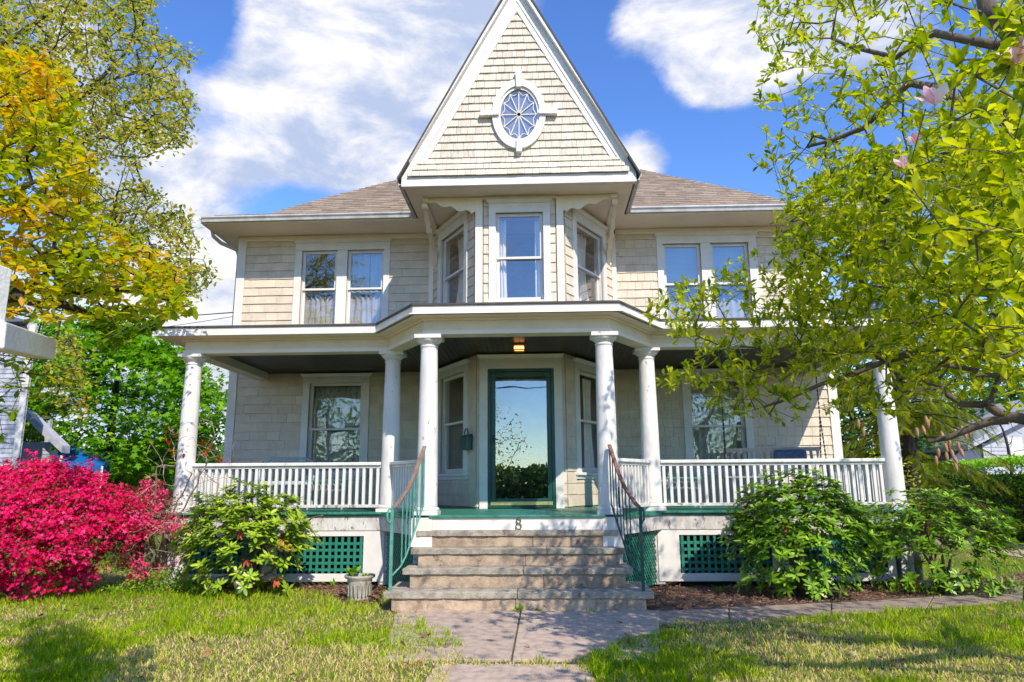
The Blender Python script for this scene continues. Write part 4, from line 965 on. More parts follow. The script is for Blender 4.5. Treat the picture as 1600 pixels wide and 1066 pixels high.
# wicker chairs, green table, swing
def chair(x, y, rz, mat, label, w=.55):
    t = thing('wicker_chair', label, 'chair', (x, y, .955)); M = Matrix.Translation((x, y, .955)) @ Matrix.Rotation(rz, 4, 'Z')
    put('seat', MB().box(-w / 2, w / 2, -.25, .25, .36, .42, M), mat, t, bevel=.015)
    for sx in (-1, 1):
        for sy in (-1, 1): put('leg', MB(M).tube([(sx * (w / 2 - .03), sy * .22, 0), (sx * (w / 2 - .03), sy * .22, .37)], .018, 6, M=M), mat, t)
    bk = MB(M); pts = [(w / 2 * math.cos(a) * 1.05, .24 - .02 * math.sin(a) , .42 + .36 * min(1, math.sin(a) * 1.6)) for a in [math.pi * i / 16 for i in range(17)]]
    bk.tube(pts, .022, 7, M=M); bk.tube([(p[0] * .93, p[1], p[2] - .05) for p in pts], .012, 6, M=M)
    B_ = put('backrest', bk, mat, t, smooth=True)
    sl = MB(M)
    for i in range(11): x_ = -w / 2 * .9 + w * .9 * i / 10; sl.bar((x_, .235, .42), (x_ * 1.05, .225, .42 + .32 * min(1, math.sin(math.acos(max(-1, min(1, x_ / (w / 2 * 1.05))))) * 1.6)), .009, .006, M=M)
    for k in range(5): sl.bar((-w * .45, .232, .47 + k * .06), (w * .45, .232, .47 + k * .06), .008, .006, M=M)
    put('woven_slats', sl, mat, B_, kind='stuff')
    for s in (-1, 1): put('armrest', MB(M).tube([(s * w / 2, -.2, .40), (s * (w / 2 + .02), -.2, .60), (s * (w / 2 + .03), 0, .64), (s * w / 2 * 1.05, .22, .72)], .02, 6, M=M), mat, t, smooth=True)
chair(-3.75, 11.35, .25, M_WICK, 'pale blue wicker chair on the left side of the porch', .80)
chair(2.05, 11.5, -.2, M_WICK, 'small pale wicker chair behind the right inner column', .5)
def table(x, y, label):
    t = thing('side_table', label, 'table', (x, y, .955)); put('table_top', MB().box(x - .30, x + .30, y - .22, y + .22, 1.36, 1.39), M_GREEN, t, bevel=.006)
    for sx in (-1, 1):
        for sy in (-1, 1): put('leg', MB().tube([(x + sx * .26, y + sy * .18, .955), (x + sx * .26, y + sy * .18, 1.36)], .014, 6), M_WICK, t)
    p = MB()
    for sy in (-1, 1):
        for i in range(5): p.tube([(x - .22 + i * .11 + .04 * math.cos(a), y + sy * .18, 1.28 + .05 * math.sin(a)) for a in [k * math.pi / 5 for k in range(11)]], .006, 4)
    put('scrollwork', p, M_WICK, t)
table(-2.95, 10.9, 'low green topped table near the left inner porch column'); table(2.35, 10.9, 'low green topped table near the right inner porch column')
sw_ = thing('porch_swing', 'weathered wooden porch swing hanging on four chains at the right', 'porch swing', (3.75, 11.0, 1.4))
SWM = Matrix.Translation((3.80, 10.95, 0)) @ Matrix.Rotation(R(-12), 4, 'Z')
sb = MB(SWM)
put('arm', MB().bar((-.72, -.25, 1.62), (-.72, .28, 1.64), .06, .03, M=SWM), M_WOOD, sw_); put('arm', MB().bar((.72, -.25, 1.62), (.72, .28, 1.64), .06, .03, M=SWM), M_WOOD, sw_)
for k in range(5): put('seat_slat', MB().box(-.72, .72, -.24 + k * .1, -.16 + k * .1, 1.38, 1.40, SWM), M_WOOD, sw_)
for sx in (-.72, .72): put('seat_frame', MB().bar((sx, -.26, 1.36), (sx, .28, 1.36), .04, M=SWM), M_WOOD, sw_); put('arm_post', MB().bar((sx, -.2, 1.36), (sx, -.2, 1.61), .04, M=SWM), M_WOOD, sw_)
for k in range(15): x = -.68 + k * .097; put('back_slat', MB().bar((x, .27, 1.40), (x, .40, 1.80 + .02 * math.sin(k)), .045, .012, M=SWM, up=(0, 1, 0)), M_WOOD, sw_)
put('top_rail', MB().bar((-.72, .40, 1.81), (.72, .40, 1.81), .03, .06, M=SWM), M_WOOD, sw_)
for sx in (-.70, .70):
    hook = Vector((sx, .05, 3.26)); fork = Vector((sx, .05, 2.30))
    def chain(a, b):
        m_ = MB(SWM); L_ = (b - a).length; n = int(L_ / .032)
        for i in range(n):
            c = a.lerp(b, (i + .5) / n); d = (b - a).normalized() * .02; m_.bar(c - d, c + d, .020 if i % 2 else .007, .007 if i % 2 else .020, M=SWM)
        put('chain', m_, M_CHAIN, sw_)
    chain(fork, hook); chain(fork, Vector((sx, -.24, 1.38))); chain(fork, Vector((sx, .38, 1.40)))
cu = MB(SWM); cu.box(.02, .50, .20, .33, 1.42, 1.80, SWM); put('cushion', cu, M_CUSH, None, bevel=.05, label='denim blue cushion propped on the porch swing', cat='cushion')
# urn planter
pl_ = thing('planter', 'weathered concrete urn planter by the left foot of the steps', 'planter', (-1.84, 8.55, 0))
b = MB(); b.lathe([(.115, 0), (.12, .03), (.10, .05), (.125, .16), (.145, .22), (.14, .235), (.175, .26), (.178, .285), (.15, .285), (.14, .25)], (-1.84, 8.55, 0), 28); put('urn', b, M_STONE, pl_, smooth=True)
rb = MB()
for i in range(18):
    a = i * math.pi / 9; rb.tube([(-1.84 + (.12 + .012) * math.cos(a), 8.55 + (.12 + .012) * math.sin(a), .06), (-1.84 + .140 * math.cos(a), 8.55 + .140 * math.sin(a), .18)], .009, 5)
put('fluting', rb, M_STONE, pl_)

# ------------------------------------------------------------------ vegetation
LM_AZ = leafmat('azalea_petal', [(.40, .002, .035), (.66, .006, .09), (.82, .02, .19), (.90, .14, .36)], .25, .6, .15)
LM_AZP = leafmat('pale_azalea_petal', [(.62, .02, .10), (.80, .08, .22), (.85, .20, .36)], .25, .6, .15)
LM_AZL = leafmat('azalea_leaf', [(.05, .09, .015), (.16, .21, .04)], .3)
LM_RH = leafmat('rhododendron_leaf', [(.08, .17, .01), (.22, .35, .02), (.42, .54, .04), (.60, .66, .12)], .18, .3, .5)
LM_RHD = leafmat('dark_rhododendron_leaf', [(.05, .13, .01), (.13, .27, .015), (.28, .46, .03), (.46, .60, .08)], .16, .3, .5)
LM_MAG = leafmat('magnolia_leaf', [(.07, .14, .008), (.22, .31, .012), (.42, .48, .02), (.66, .64, .04)], .48, .4, .35)
LM_DOG = leafmat('maple_leaf', [(.10, .20, .01), (.27, .37, .015), (.52, .50, .03), (.70, .46, .03), (.70, .33, .04)], .5, .45)
LM_OAK = leafmat('oak_leaf', [(.14, .22, .03), (.33, .38, .04), (.52, .48, .06), (.58, .40, .06)], .5, .5)
LM_MAPG = leafmat('green_maple_leaf', [(.07, .20, .01), (.17, .38, .015), (.32, .54, .03)], .42, .5)
LM_SPR = leafmat('spruce_needle', [(.09, .17, .01), (.32, .38, .02), (.60, .60, .07)], .35, .6)
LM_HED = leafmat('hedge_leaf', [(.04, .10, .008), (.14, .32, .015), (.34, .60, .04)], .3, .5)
LM_BG = leafmat('distant_leaf', [(.02, .06, .012), (.06, .15, .02), (.13, .24, .035)], .3, .6)
LM_RED = leafmat('red_young_leaf', [(.45, .05, .02), (.62, .10, .03)], .4)
LM_HOS = leafmat('hosta_leaf', [(.13, .30, .02), (.34, .50, .05)], .35, .4)
M_ORANGE = solid('dying_leaf', (.50, .10, .03), (.32, .06, .02), .6, 20)

def in_px(P, poly):
    u, v = proj(P); return inpoly(u, v, poly), u, v
def sample_px(n, poly, y0, y1, g, yfun=None):
    """points whose sight lines cross the outline, spread in depth"""
    P = np.array(poly, float); out = []
    while len(out) < n:
        u = g.uniform(P[:, 0].min(), P[:, 0].max()); v = g.uniform(P[:, 1].min(), P[:, 1].max())
        if not inpoly(np.array([u]), np.array([v]), poly)[0]: continue
        a, b = (y0, y1) if yfun is None else yfun(u, v); out.append(tuple(at(u, v, Y=g.uniform(a, b))))
    return np.array(out)

# --- magnolia: trunk out of frame to the right, crown reaching over the lawn
g = np.random.default_rng(11)
MAG = thing('magnolia_tree', 'magnolia with yellow green new leaves and a few pink blossoms at right', 'tree', (5.4, 3.6, 0))
mpoly = [(1175, -20), (1172, 40), (1195, 95), (1178, 175), (1205, 215), (1160, 243), (1180, 262), (1222, 300), (1200, 345), (1212, 400), (1140, 400), (1118, 425), (1060, 440), (1012, 470), (1005, 495), (1075, 530), (1090, 560), (1036, 580), (1030, 615), (1085, 640), (1150, 650), (1230, 668), (1310, 645), (1400, 655), (1490, 625), (1640, 640), (1640, -20)]
def my(u, v):
    q = min(1, max(0, (u - 1150) / 400)); lo = 4.9 - 2.7 * q; hi = 6.6 - 1.0 * q
    if v > 560: lo = max(lo, 3.7)
    return lo, hi
t1 = sample_px(1350, mpoly, 0, 0, g, my)
dens_ = sample_px(1450, [(1230, 330), (1300, 250), (1640, 200), (1640, 600), (1400, 560), (1230, 560)], 0, 0, g, my)
lobe = sample_px(130, [(1005, 495), (1012, 470), (1060, 440), (1118, 420), (1200, 430), (1250, 560), (1230, 640), (1030, 610), (1040, 580), (1090, 560)], 4.6, 5.6, g)
near = sample_px(26, [(1430, 130), (1640, 60), (1640, 420), (1480, 460), (1420, 300)], 1.9, 2.6, g)
# unseen remainder of the crown, overhead and to the right
oc = []
while len(oc) < 900:
    p = np.array([g.uniform(.6, 9.5), g.uniform(.4, 7.5), g.uniform(2.2, 6.4)])
    if ((p[0] - 5.2) / 4.4) ** 2 + ((p[1] - 3.8) / 3.6) ** 2 + ((p[2] - 3.9) / 2.5) ** 2 > 1: continue
    u, v = proj(p[None]); 
    if -100 < u[0] < 1640 and -20 < v[0] < 1090 and p[1] > .3: continue
    if np.linalg.norm(p - [CX, 0, CZ]) < 1.2: continue
    oc.append(p)
tips = np.vstack([t1, dens_, lobe, near, np.array(oc)])
A_ = lambda u, v, Y: tuple(at(u, v, Y=Y))
limbs = [([(5.4, 3.6, 0), (5.35, 3.6, .7), (5.2, 3.65, 1.25)], .17, .13),
         ([(5.2, 3.65, 1.25), (4.2, 3.8, 1.62), A_(1600, 655, 4.0), A_(1572, 652, 4.02), A_(1548, 628, 4.1), A_(1505, 632, 4.2), A_(1462, 600, 4.35), A_(1400, 598, 4.5)], .042, .010),
         ([A_(1572, 655, 4.02), A_(1520, 668, 4.1), A_(1450, 690, 4.2)], .03, .012),
         ([(5.2, 3.65, 1.25), (4.6, 4.2, 2.0), A_(1600, 540, 4.4), A_(1540, 520, 4.5), A_(1470, 530, 4.6), A_(1400, 560, 4.8), A_(1345, 550, 4.9), A_(1255, 548, 5.0), A_(1180, 580, 5.1)], .05, .009),
         ([A_(1400, 560, 4.8), A_(1320, 590, 4.9), A_(1250, 615, 5.0), A_(1180, 640, 5.1)], .022, .008),
         ([(5.2, 3.65, 1.25), (5.0, 3.4, 2.6), (4.4, 3.2, 3.4), A_(1600, 62, 3.6), A_(1545, 22, 3.7), A_(1530, -30, 3.8)], .10, .04),
         ([(4.4, 3.2, 3.4), A_(1620, 50, 3.8), A_(1560, 72, 4.0), A_(1460, 52, 4.2), A_(1400, 90, 4.4), A_(1300, 60, 4.8)], .045, .012),
         ([(5.0, 3.4, 2.6), (4.3, 3.9, 3.0), A_(1600, 200, 4.2), A_(1500, 160, 4.4), A_(1420, 130, 4.6), A_(1350, 200, 4.9), A_(1260, 230, 5.2)], .06, .012),
         ([(4.3, 3.9, 3.0), A_(1600, 330, 4.3), A_(1500, 330, 4.5), A_(1420, 380, 4.8), A_(1330, 400, 5.1)], .045, .012),
         ([(5.0, 3.4, 2.6), (5.6, 3.0, 3.6), (6.4, 2.6, 4.6)], .09, .03), ([(5.0, 3.4, 2.6), (4.4, 2.0, 3.6), (3.4, 1.0, 4.6)], .08, .02), ([(5.2, 3.65, 1.25), (6.2, 4.4, 2.6), (7.6, 4.8, 3.8)], .08, .02)]
paths, tp, td, AA, RR, PP = grow(limbs, tips, .20, .35, .05, .0022, 2.5, 3)
wood(paths, M_BARK, MAG, thick=.016)
sz_all = []
pos, d, up = rosette(tp, td, 8, .95, .08, 5, 1.1)
far = pos[:, 1] > 0
size = g.uniform(.04, .088, len(pos))
leaves('magnolia_leaves', LEAF8N, pos, d, size, LM_MAG, MAG, up, g.beta(2.0, 1.3, len(pos)), single=300, fine=fine_leaf(.19, .64, 8, -.16, .18, .02))
pet = (np.array([(0, 0, 0), (-.20, .35, .02), (-.26, .7, -.02), (-.05, 1, -.02), (.05, 1, -.02), (.26, .7, -.02), (.20, .35, .02), (0, .5, .12)], float), T([(0, 6, 7), (6, 5, 7), (5, 4, 7), (4, 3, 7), (3, 2, 7), (2, 1, 7), (1, 0, 7)]))
LM_PET = leafmat('magnolia_petal', [(.80, .42, .50), (.85, .66, .70), (.88, .82, .82)], .45, .5)
for (u, v, Y, s_) in ((1462, 165, 2.6, .09), (1590, 100, 2.3, .09), (1412, 263, 3.2, .07), (1206, 535, 5.0, .06), (1430, 225, 3.6, .06)):
    p = np.array(at(u, v, Y=Y)); n = 8; a = np.arange(n) * 2.399; dd = np.c_[np.cos(a) * .62, np.sin(a) * .62, np.full(n, .75)] + g.normal(size=(n, 3)) * .12
    scatter('blossom', pet, np.tile(p, (n, 1)), dd, g.uniform(.8, 1.1, n) * s_, LM_PET, np.c_[-np.cos(a), -np.sin(a), np.ones(n)], MAG)

# --- small-leaved maple branch close by on the left
g = np.random.default_rng(21)
DOG = thing('maple_tree', 'near maple with layered yellow green leaves tipped orange at left edge', 'tree', (-6.2, 3.6, 0))
poly = [(-40, 60), (50, 75), (95, 95), (125, 150), (130, 215), (150, 262), (138, 300), (165, 340), (240, 385), (292, 440), (285, 468), (300, 478), (262, 505), (215, 520), (190, 545), (120, 500), (60, 500), (-40, 490)]
t1 = sample_px(1050, poly, 2.6, 3.7, g)
t2 = sample_px(90, [(-40, 490), (60, 545), (112, 590), (85, 620), (40, 690), (-40, 700)], 2.8, 4.0, g)[:42]
oc = np.c_[g.normal(-7.4, 1.0, 420), g.normal(3.6, 1.1, 420), g.normal(3.8, 1.0, 420)]; u, v = proj(oc); oc = oc[((u < -30) | (v < -30)) & (oc[:, 2] > 1.6)]
limbs = [([(-6.2, 3.6, 0), (-6.15, 3.6, 1.2), (-6.0, 3.7, 2.2), (-6.1, 3.6, 3.6)], .14, .05),
         ([(-6.1, 3.65, 1.9), (-3.8, 3.2, 2.2), A_(0, 452, 3.05), A_(55, 448, 3.05), A_(120, 455, 3.05), A_(200, 452, 3.15), A_(265, 470, 3.25)], .05, .006),
         ([(-6.1, 3.65, 1.7), (-3.8, 3.1, 2.1), A_(0, 465, 2.95), A_(60, 475, 2.95), A_(130, 486, 3.05), A_(190, 520, 3.15)], .045, .006),
         ([A_(55, 448, 3.05), A_(78, 415, 3.10), A_(85, 385, 3.15), A_(100, 340, 3.25)], .018, .006),
         ([(-6.0, 3.7, 2.2), (-3.8, 3.3, 2.7), A_(20, 300, 3.25), A_(90, 280, 3.25)], .045, .006), ([(-6.1, 3.6, 2.9), (-3.7, 3.3, 3.2), A_(10, 170, 3.25), A_(80, 150, 3.35)], .045, .006)]
paths, tp, td, *_ = grow(limbs, np.vstack([t1, t2, oc]), .16, .3, .0, .0018, 2.5, 4); wood(paths, M_BARKD, DOG, thick=.012)
td[:, 2] *= .45; pos, d, up = rosette(tp, td, 9, .95, .12, 6, -.1); d[:, 2] *= .45
r = .30 + .55 * vnoise(pos[:, 0] * 1 + pos[:, 1], pos[:, 2], .22, 3) * g.uniform(.4, 1.2, len(pos)) + .25 * g.normal(size=len(pos)) * .5
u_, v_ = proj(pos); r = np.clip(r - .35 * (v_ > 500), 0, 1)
leaves('x', LEAF8, pos, d, g.uniform(.038, .062, len(pos)), LM_DOG, DOG, np.tile([0, 0, 1.], (len(pos), 1)) + g.normal(size=(len(pos), 3)) * .35, r, single=300, fine=fine_leaf(.24, .55))

# --- taller airy oak behind it
g = np.random.default_rng(31)
OAK = thing('oak_tree', 'tall airy oak with tiny yellow green spring leaves at upper left', 'tree', (-10.5, 8.6, 0))
poly = [(-60, -40), (262, -40), (240, 20), (255, 60), (300, 75), (312, 95), (285, 130), (315, 165), (300, 190), (308, 225), (265, 235), (200, 262), (150, 265), (165, 282), (225, 283), (262, 310), (300, 335), (318, 400), (332, 440), (310, 462), (290, 470), (230, 440), (120, 320), (60, 200), (-60, 150)]
t1 = sample_px(1900, poly, 7.2, 10.0, g); t2 = sample_px(60, [(60, 545), (120, 520), (160, 640), (120, 655), (70, 630)], 7.5, 9, g)
oc = np.c_[g.normal(-11.0, 1.8, 500), g.normal(8.6, 1.8, 500), g.normal(7.2, 1.6, 500)]; u, v = proj(oc); oc = oc[((u < -40) | (v < -40)) & (oc[:, 2] > 3)]
limbs = [([(-10.5, 8.6, 0), (-10.4, 8.6, 2.0), (-10.2, 8.5, 4.2), (-10.0, 8.4, 6.4), (-9.6, 8.4, 8.4)], .26, .08),
         ([(-10.2, 8.5, 4.2), (-8.4, 8.5, 5.0), A_(80, 180, 8.4), A_(150, 130, 8.4), A_(215, 62, 8.5)], .08, .012), ([(-10.0, 8.4, 3.2), (-8.0, 8.6, 4.0), A_(120, 400, 8.6), A_(190, 400, 8.6), A_(215, 330, 8.6)], .07, .012),
         ([A_(80, 180, 8.4), A_(180, 122, 8.6), A_(260, 105, 8.7)], .03, .01), ([(-8.4, 8.5, 5.0), A_(60, 230, 8.4), A_(140, 220, 8.5), A_(240, 205, 8.6)], .04, .01), ([(-10.2, 8.5, 5.0), A_(20, 60, 8.4), A_(90, 10, 8.4)], .06, .02)]
paths, tp, td, *_ = grow(limbs, np.vstack([t1, t2, oc]), .35, .35, .0, .004, 2.4, 5); wood(paths, M_BARKD, OAK, thick=.02)
pos, d, up = rosette(tp, td, 8, 1.2, .22, 7, .2)
pos = pos + g.normal(size=pos.shape) * .05
leaves('x', (LEAF8[0] * [1.35, 1, 1], LEAF8[1]), pos, d, g.uniform(.05, .085, len(pos)), LM_OAK, OAK, up, g.beta(1.5, 1.4, len(pos)))

# --- shrubs
def mound(n, c, r, g, lo=.55, zmin=.08, front=.6):
    out = []
    while len(out) < n:
        p = g.normal(size=3); p /= np.linalg.norm(p); p[2] = abs(p[2]) if g.random() < .62 else p[2]
        if p[1] > 0 and g.random() < front: continue
        q = g.uniform(lo, 1.0) ** .6 * (1 + .12 * math.sin(p[0] * 7 + c[0]) * math.cos(p[2] * 6 + p[1] * 4)); P_ = np.array(c) + p * np.array(r) * q
        if P_[2] > zmin: out.append(P_)
    return np.array(out)
def stems(c, g, n, h, spread): return [([(c[0] + g.normal() * .05, c[1] + g.normal() * .05, 0), (c[0] + g.normal() * spread * .4, c[1] + g.normal() * spread * .25, h * .35), (c[0] + g.normal() * spread, c[1] + g.normal() * spread * .4, h * .7)], .022, .009) for _ in range(n)]
def rhodo(name, label, c, r, n, g, mat, sz=(.08, .13), per=9, wob=.3, odd=()):
    t_ = thing('rhododendron', label, 'shrub', (c[0], c[1], 0)); tips = mound(n, c, r, g)
    tips[:, 1] = np.minimum(tips[:, 1], 9.50)
    paths, tp, td, *_ = grow(stems(c, g, 7, c[2] + r[2], r[0] * .6), tips, .14, wob, 0, .0035, 2.5, int(c[0] * 10) % 97); wood(paths, M_BARK, t_, thick=.012)
    n_ = len(tp); out = tp - np.array([c[0], c[1], c[2] * .5]); out /= np.linalg.norm(out, axis=1, keepdims=True)
    k = np.repeat(np.arange(n_), per); a = np.tile(np.arange(per) * 2.399, n_) + np.repeat(g.random(n_) * 6, per)
    ax = out[k] * .8 + [0, 0, .6]; ax /= np.linalg.norm(ax, axis=1, keepdims=True); e1 = np.cross(ax, [0, 1., 0.2]); e1 /= np.linalg.norm(e1, axis=1, keepdims=True); e2 = np.cross(ax, e1)
    tilt = np.tile(np.linspace(.05, .6, per), n_) + g.normal(size=len(k)) * .12
    d = (e1 * np.cos(a)[:, None] + e2 * np.sin(a)[:, None]) + ax * (tilt[:, None] - .12); d[:, 2] += .10
    tilt_r = .15 + .5 * tilt + g.normal(size=len(k)) * .14
    leaves('x', RHODO, tp[k] - ax * .015, d, g.uniform(*sz, len(k)), mat, t_, ax + g.normal(size=ax.shape) * .15, tilt_r + .12, single=300, fine=fine_leaf(.17, .58, 6, -.09, .1))
    for (u, v, Y) in odd:
        p = np.array(at(u, v, Y=Y)); m = 7; a = np.arange(m) * 2.399 + g.random() * 6; dd = np.c_[np.cos(a), -np.abs(np.sin(a)) * .5, -.4 + np.sin(a) * .6]
        scatter('dying_leaves', RHODO, np.tile(p, (m, 1)), dd, g.uniform(.09, .13, m), M_ORANGE, None, t_)
    return t_
g = np.random.default_rng(41)
rhodo('a', 'bright yellow green rhododendron with a few orange leaves before the left lattice', (-3.36, 8.96, .56), (.86, .56, .80), 480, g, LM_RH, odd=((440, 843, 8.55), (447, 852, 8.52), (375, 830, 8.5), (385, 875, 8.55), (432, 903, 8.5)))
rhodo('b', 'large glossy dark green rhododendron right of the steps', (3.36, 8.84, .62), (.88, .60, .86), 640, g, LM_RHD, odd=((1228, 815, 8.4),))
rhodo('c', 'loose open rhododendron by the rightmost porch column', (5.1, 9.12, .50), (1.0, .62, .74), 480, g, LM_RHD, sz=(.07, .11), wob=.5, odd=((1440, 782, 8.9), (1470, 825, 8.8), (1430, 905, 8.9)))
# azalea: layered pads of blossom
def azalea(label, c, r, npad, per, g, mat, fl=(.030, .058), padr=(.12, .30)):
    t_ = thing('azalea_bush', label, 'azalea', (c[0], c[1], 0)); P_ = mound(npad, c, r, g, .62, .12, .45)
    paths, tp, td, *_ = grow(stems(c, g, 9, c[2] + r[2], r[0] * .6), P_[::2], .16, .3, 0, .004, 2.5, 9); wood(paths, M_BARK, t_, thick=.012)
    k = np.repeat(np.arange(npad), per); a = g.random(len(k)) * 6.283; q = np.sqrt(g.random(len(k))); pr = g.uniform(*padr, npad)[k]
    pos = P_[k] + np.c_[np.cos(a) * q * pr, np.sin(a) * q * pr, -.20 * q * q * pr + g.normal(size=len(k)) * .018]
    tx, ty = g.normal(size=npad) * .45, g.normal(size=npad) * .35 - .25; pos[:, 2] += (pos[:, 0] - P_[k][:, 0]) * tx[k] + (pos[:, 1] - P_[k][:, 1]) * -ty[k] + g.normal(size=len(k)) * .02
    pos[:, 2] = np.maximum(pos[:, 2], .06)
    up = np.c_[np.cos(a) * q * .7, np.sin(a) * q * .7 - .35, np.ones(len(k)) * .75] + g.normal(size=(len(k), 3)) * .35; d = np.cross(up, g.normal(size=(len(k), 3)))
    rr = np.clip(.38 + .22 * g.normal(size=len(k)) + .35 * (g.random(npad)[k] - .5), 0, 1)
    scatter('blossoms', FLOWER5, pos, d, g.uniform(*fl, len(k)), mat, up, t_, rr, kind='stuff')
    kk = g.integers(0, npad, npad * 34); pl = P_[kk] + g.normal(size=(len(kk), 3)) * [.18, .18, .06] - [0, 0, .045]; pl[:, 2] = np.maximum(pl[:, 2], .05)
    scatter('foliage', SMALL, pl, g.normal(size=pl.shape), g.uniform(.02, .04, len(pl)), LM_AZL, g.normal(size=pl.shape) + [0, 0, 1], t_, kind='stuff')
g = np.random.default_rng(51)
azalea('wide azalea in full magenta bloom, the biggest flowering bush at left', (-6.25, 8.95, .76), (1.40, .90, .82), 460, 90, g, LM_AZ)
azalea('smaller paler pink azalea squeezed behind the grey bare stems', (-4.80, 9.30, .66), (.42, .24, .66), 70, 60, g, LM_AZP, (.025, .04), (.09, .16))
# bare grey-stemmed shrub with a few young red leaves
g = np.random.default_rng(61)
TW = thing('bare_shrub', 'twisted grey bare-stemmed shrub with a few red leaves before the leftmost column', 'shrub', (-4.55, 8.95, 0))
tips = sample_px(230, [(215, 770), (225, 700), (265, 650), (330, 640), (368, 690), (372, 760), (330, 850), (300, 900), (200, 900), (190, 830)], 8.75, 9.15, g)
b0 = Vector(at(243, 915, Z=0)); limbs = []
for (u, v) in ((262, 800), (300, 740), (235, 790), (215, 830), (325, 720), (280, 850), (245, 730)):
    e = at(u, v, Y=8.95); m_ = b0.lerp(e, .5) + Vector((g.normal() * .05, 0, .03)); limbs.append(([tuple(b0 + Vector((g.normal() * .04, g.normal() * .04, 0))), tuple(b0 + Vector((g.normal() * .03, 0, .22))), tuple(m_), tuple(e)], .024, .008))
paths, tp, td, *_ = grow(limbs, tips, .12, .5, 0, .0030, 2.5, 7); wood(paths, M_TWIG, TW, thick=.012)
for (u, v) in ((264, 668), (276, 678), (262, 690), (272, 703), (318, 690), (330, 697), (340, 712), (352, 718), (285, 708), (322, 706)):
    p = np.array(at(u, v, Y=8.95)); m = 8; dd = np.c_[g.normal(size=m), g.normal(size=m) * .4, g.normal(size=m) * .4 - .5]
    scatter('red_leaves', LEAF_NARROW, p + g.normal(size=(m, 3)) * .015, dd, g.uniform(.05, .09, m), LM_RED, None, TW, kind='stuff')
# ground cover under the shrubs at left
def tuft(name, label, cat, p, n, ln, w, mat, g, up=.9, base=LEAF_NARROW, group=None):
    t_ = thing(name, label, cat, tuple(p), group); a = np.arange(n) * 2.399; d = np.c_[np.cos(a) * (1 - up * .5), np.sin(a) * (1 - up * .5), np.full(n, up)] + g.normal(size=(n, 3)) * .2
    ms = []
    for i in range(n):
        B = basis(d[i:i + 1], np.array([[-math.cos(a[i]), -math.sin(a[i]), 1.]]))[0]; s_ = ln * g.uniform(.7, 1.1); m = tri_mesh('leaf', base[0] * [w, 1, 1], base[1], np.full(len(base[0]), g.random())); m.materials.append(mat)
        M = Matrix([[*(B[j] * s_), p[j] + (g.normal() * .01 if j < 2 else 0)] for j in range(3)] + [[0, 0, 0, 1]]); inst('leaf', m, M, t_)
g = np.random.default_rng(71)
tuft('hosta', 'leafy green hosta growing in the concrete urn', 'potted plant', (-1.92, 8.5, .27), 16, .16, 1.3, LM_HOS, g, .7)
tuft('trailing_plant', 'low small-leaved plant at the right of the concrete urn', 'potted plant', (-1.76, 8.5, .27), 18, .085, 1.2, LM_HOS, g, .3)
for (u, v, lb) in ((503, 915, 'tuft of bulb leaves sprouting under the left lattice'), (522, 920, 'bulb leaves nearest the concrete urn'), (1085, 905, 'thin bulb shoots under the right lattice, nearest the steps'), (1105, 903, 'thin bulb shoots under the right lattice beside the big shrub')):
    tuft('bulb_sprout', lb, 'plant', tuple(at(u, v, Z=0)), 9, .14, .5, LM_HOS, g, 1.4)
tuft('weed', 'taller weed growing from the step joint', 'weed', (.05, 7.80, .0), 12, .10, 1.0, LM_HOS, g, .8); tuft('weed', 'smaller weed at the foot of the lowest riser', 'weed', (.24, 7.80, 0), 9, .075, 1.1, LM_HOS, g, .5)
tuft('weed', 'grassy weed in the bed behind the side walk', 'weed', tuple(at(1125, 925, Z=0)), 14, .09, .8, LM_HOS, g, .6)
g = np.random.default_rng(73)
n = 2600; x = g.uniform(-5.1, -3.9, n); y = g.uniform(8.9, 9.5, n); scatter('ivy_ground_cover', SMALL, np.c_[x, y, g.uniform(.03, .30, n) * (1 - abs(x + 4.5) / .8)], g.normal(size=(n, 3)), g.uniform(.02, .045, n), LM_HOS, g.normal(size=(n, 3)) * .6 + [0, 0, 1], None, kind='stuff')
n = 700; x = g.uniform(4.3, 6.3, n); y = g.uniform(8.7, 9.4, n); scatter('bed_ground_cover', LEAF_NARROW, np.c_[x, y, g.uniform(.02, .12, n)], g.normal(size=(n, 3)) + [0, 0, .6], g.uniform(.04, .09, n), LM_RHD, None, None, kind='stuff')

# --- lawn
g = np.random.default_rng(81)
def lawn_mask(x, y):
    k = np.ones(len(x), bool)
    wob = (vnoise(x, y, .13, 9) - .5) * .22
    for P_ in (PATH, PATH2, WALKP, BED_R, BED_L): k &= ~inpoly(x + wob, y + wob, [tuple(p) for p in P_])
    k &= ~((x > -1.45) & (x < 1.5) & (y > 7.8)); k &= ~((y > 9.4) & (x > -5.3) & (x < 5.5) & (y < 22.3)); k &= ~((x > 8.4) & (x < 10.2) & (y > 9.0)); k &= ~((y < 1.2) & (abs(x) > 30)); return k
n = 520000; q = g.random(n); y = 1 / ((1 / 3.6 ** .6) * (1 - q) + (1 / 19. ** .6) * q) ** (1 / .6); x = g.uniform(-1, 1, n) * (2.5 + y * .95) + .2
k = lawn_mask(x, y); x, y = x[k], y[k]; n = len(x)
dry = vnoise(x, y, 1.1, 1) * .5 + vnoise(x, y, .42, 2) * .3 + vnoise(x, y, .16, 4) * .2
dry = dry + .18 * np.exp(-((x + 1.8) ** 2 / 3.5 + (y - 6.2) ** 2 / 2.2)) + .14 * np.exp(-((x - 1.9) ** 2 / 2.5 + (y - 6.2) ** 2 / 1.6)) - .10 * (y > 7.7)
isdry = g.random(n) < np.clip((dry - .47) * 4.0, .05, .78)
keep = g.random(n) < np.where(dry > .62, .62, 1); x, y, dry, isdry = x[keep], y[keep], dry[keep], isdry[keep]; n = len(x)
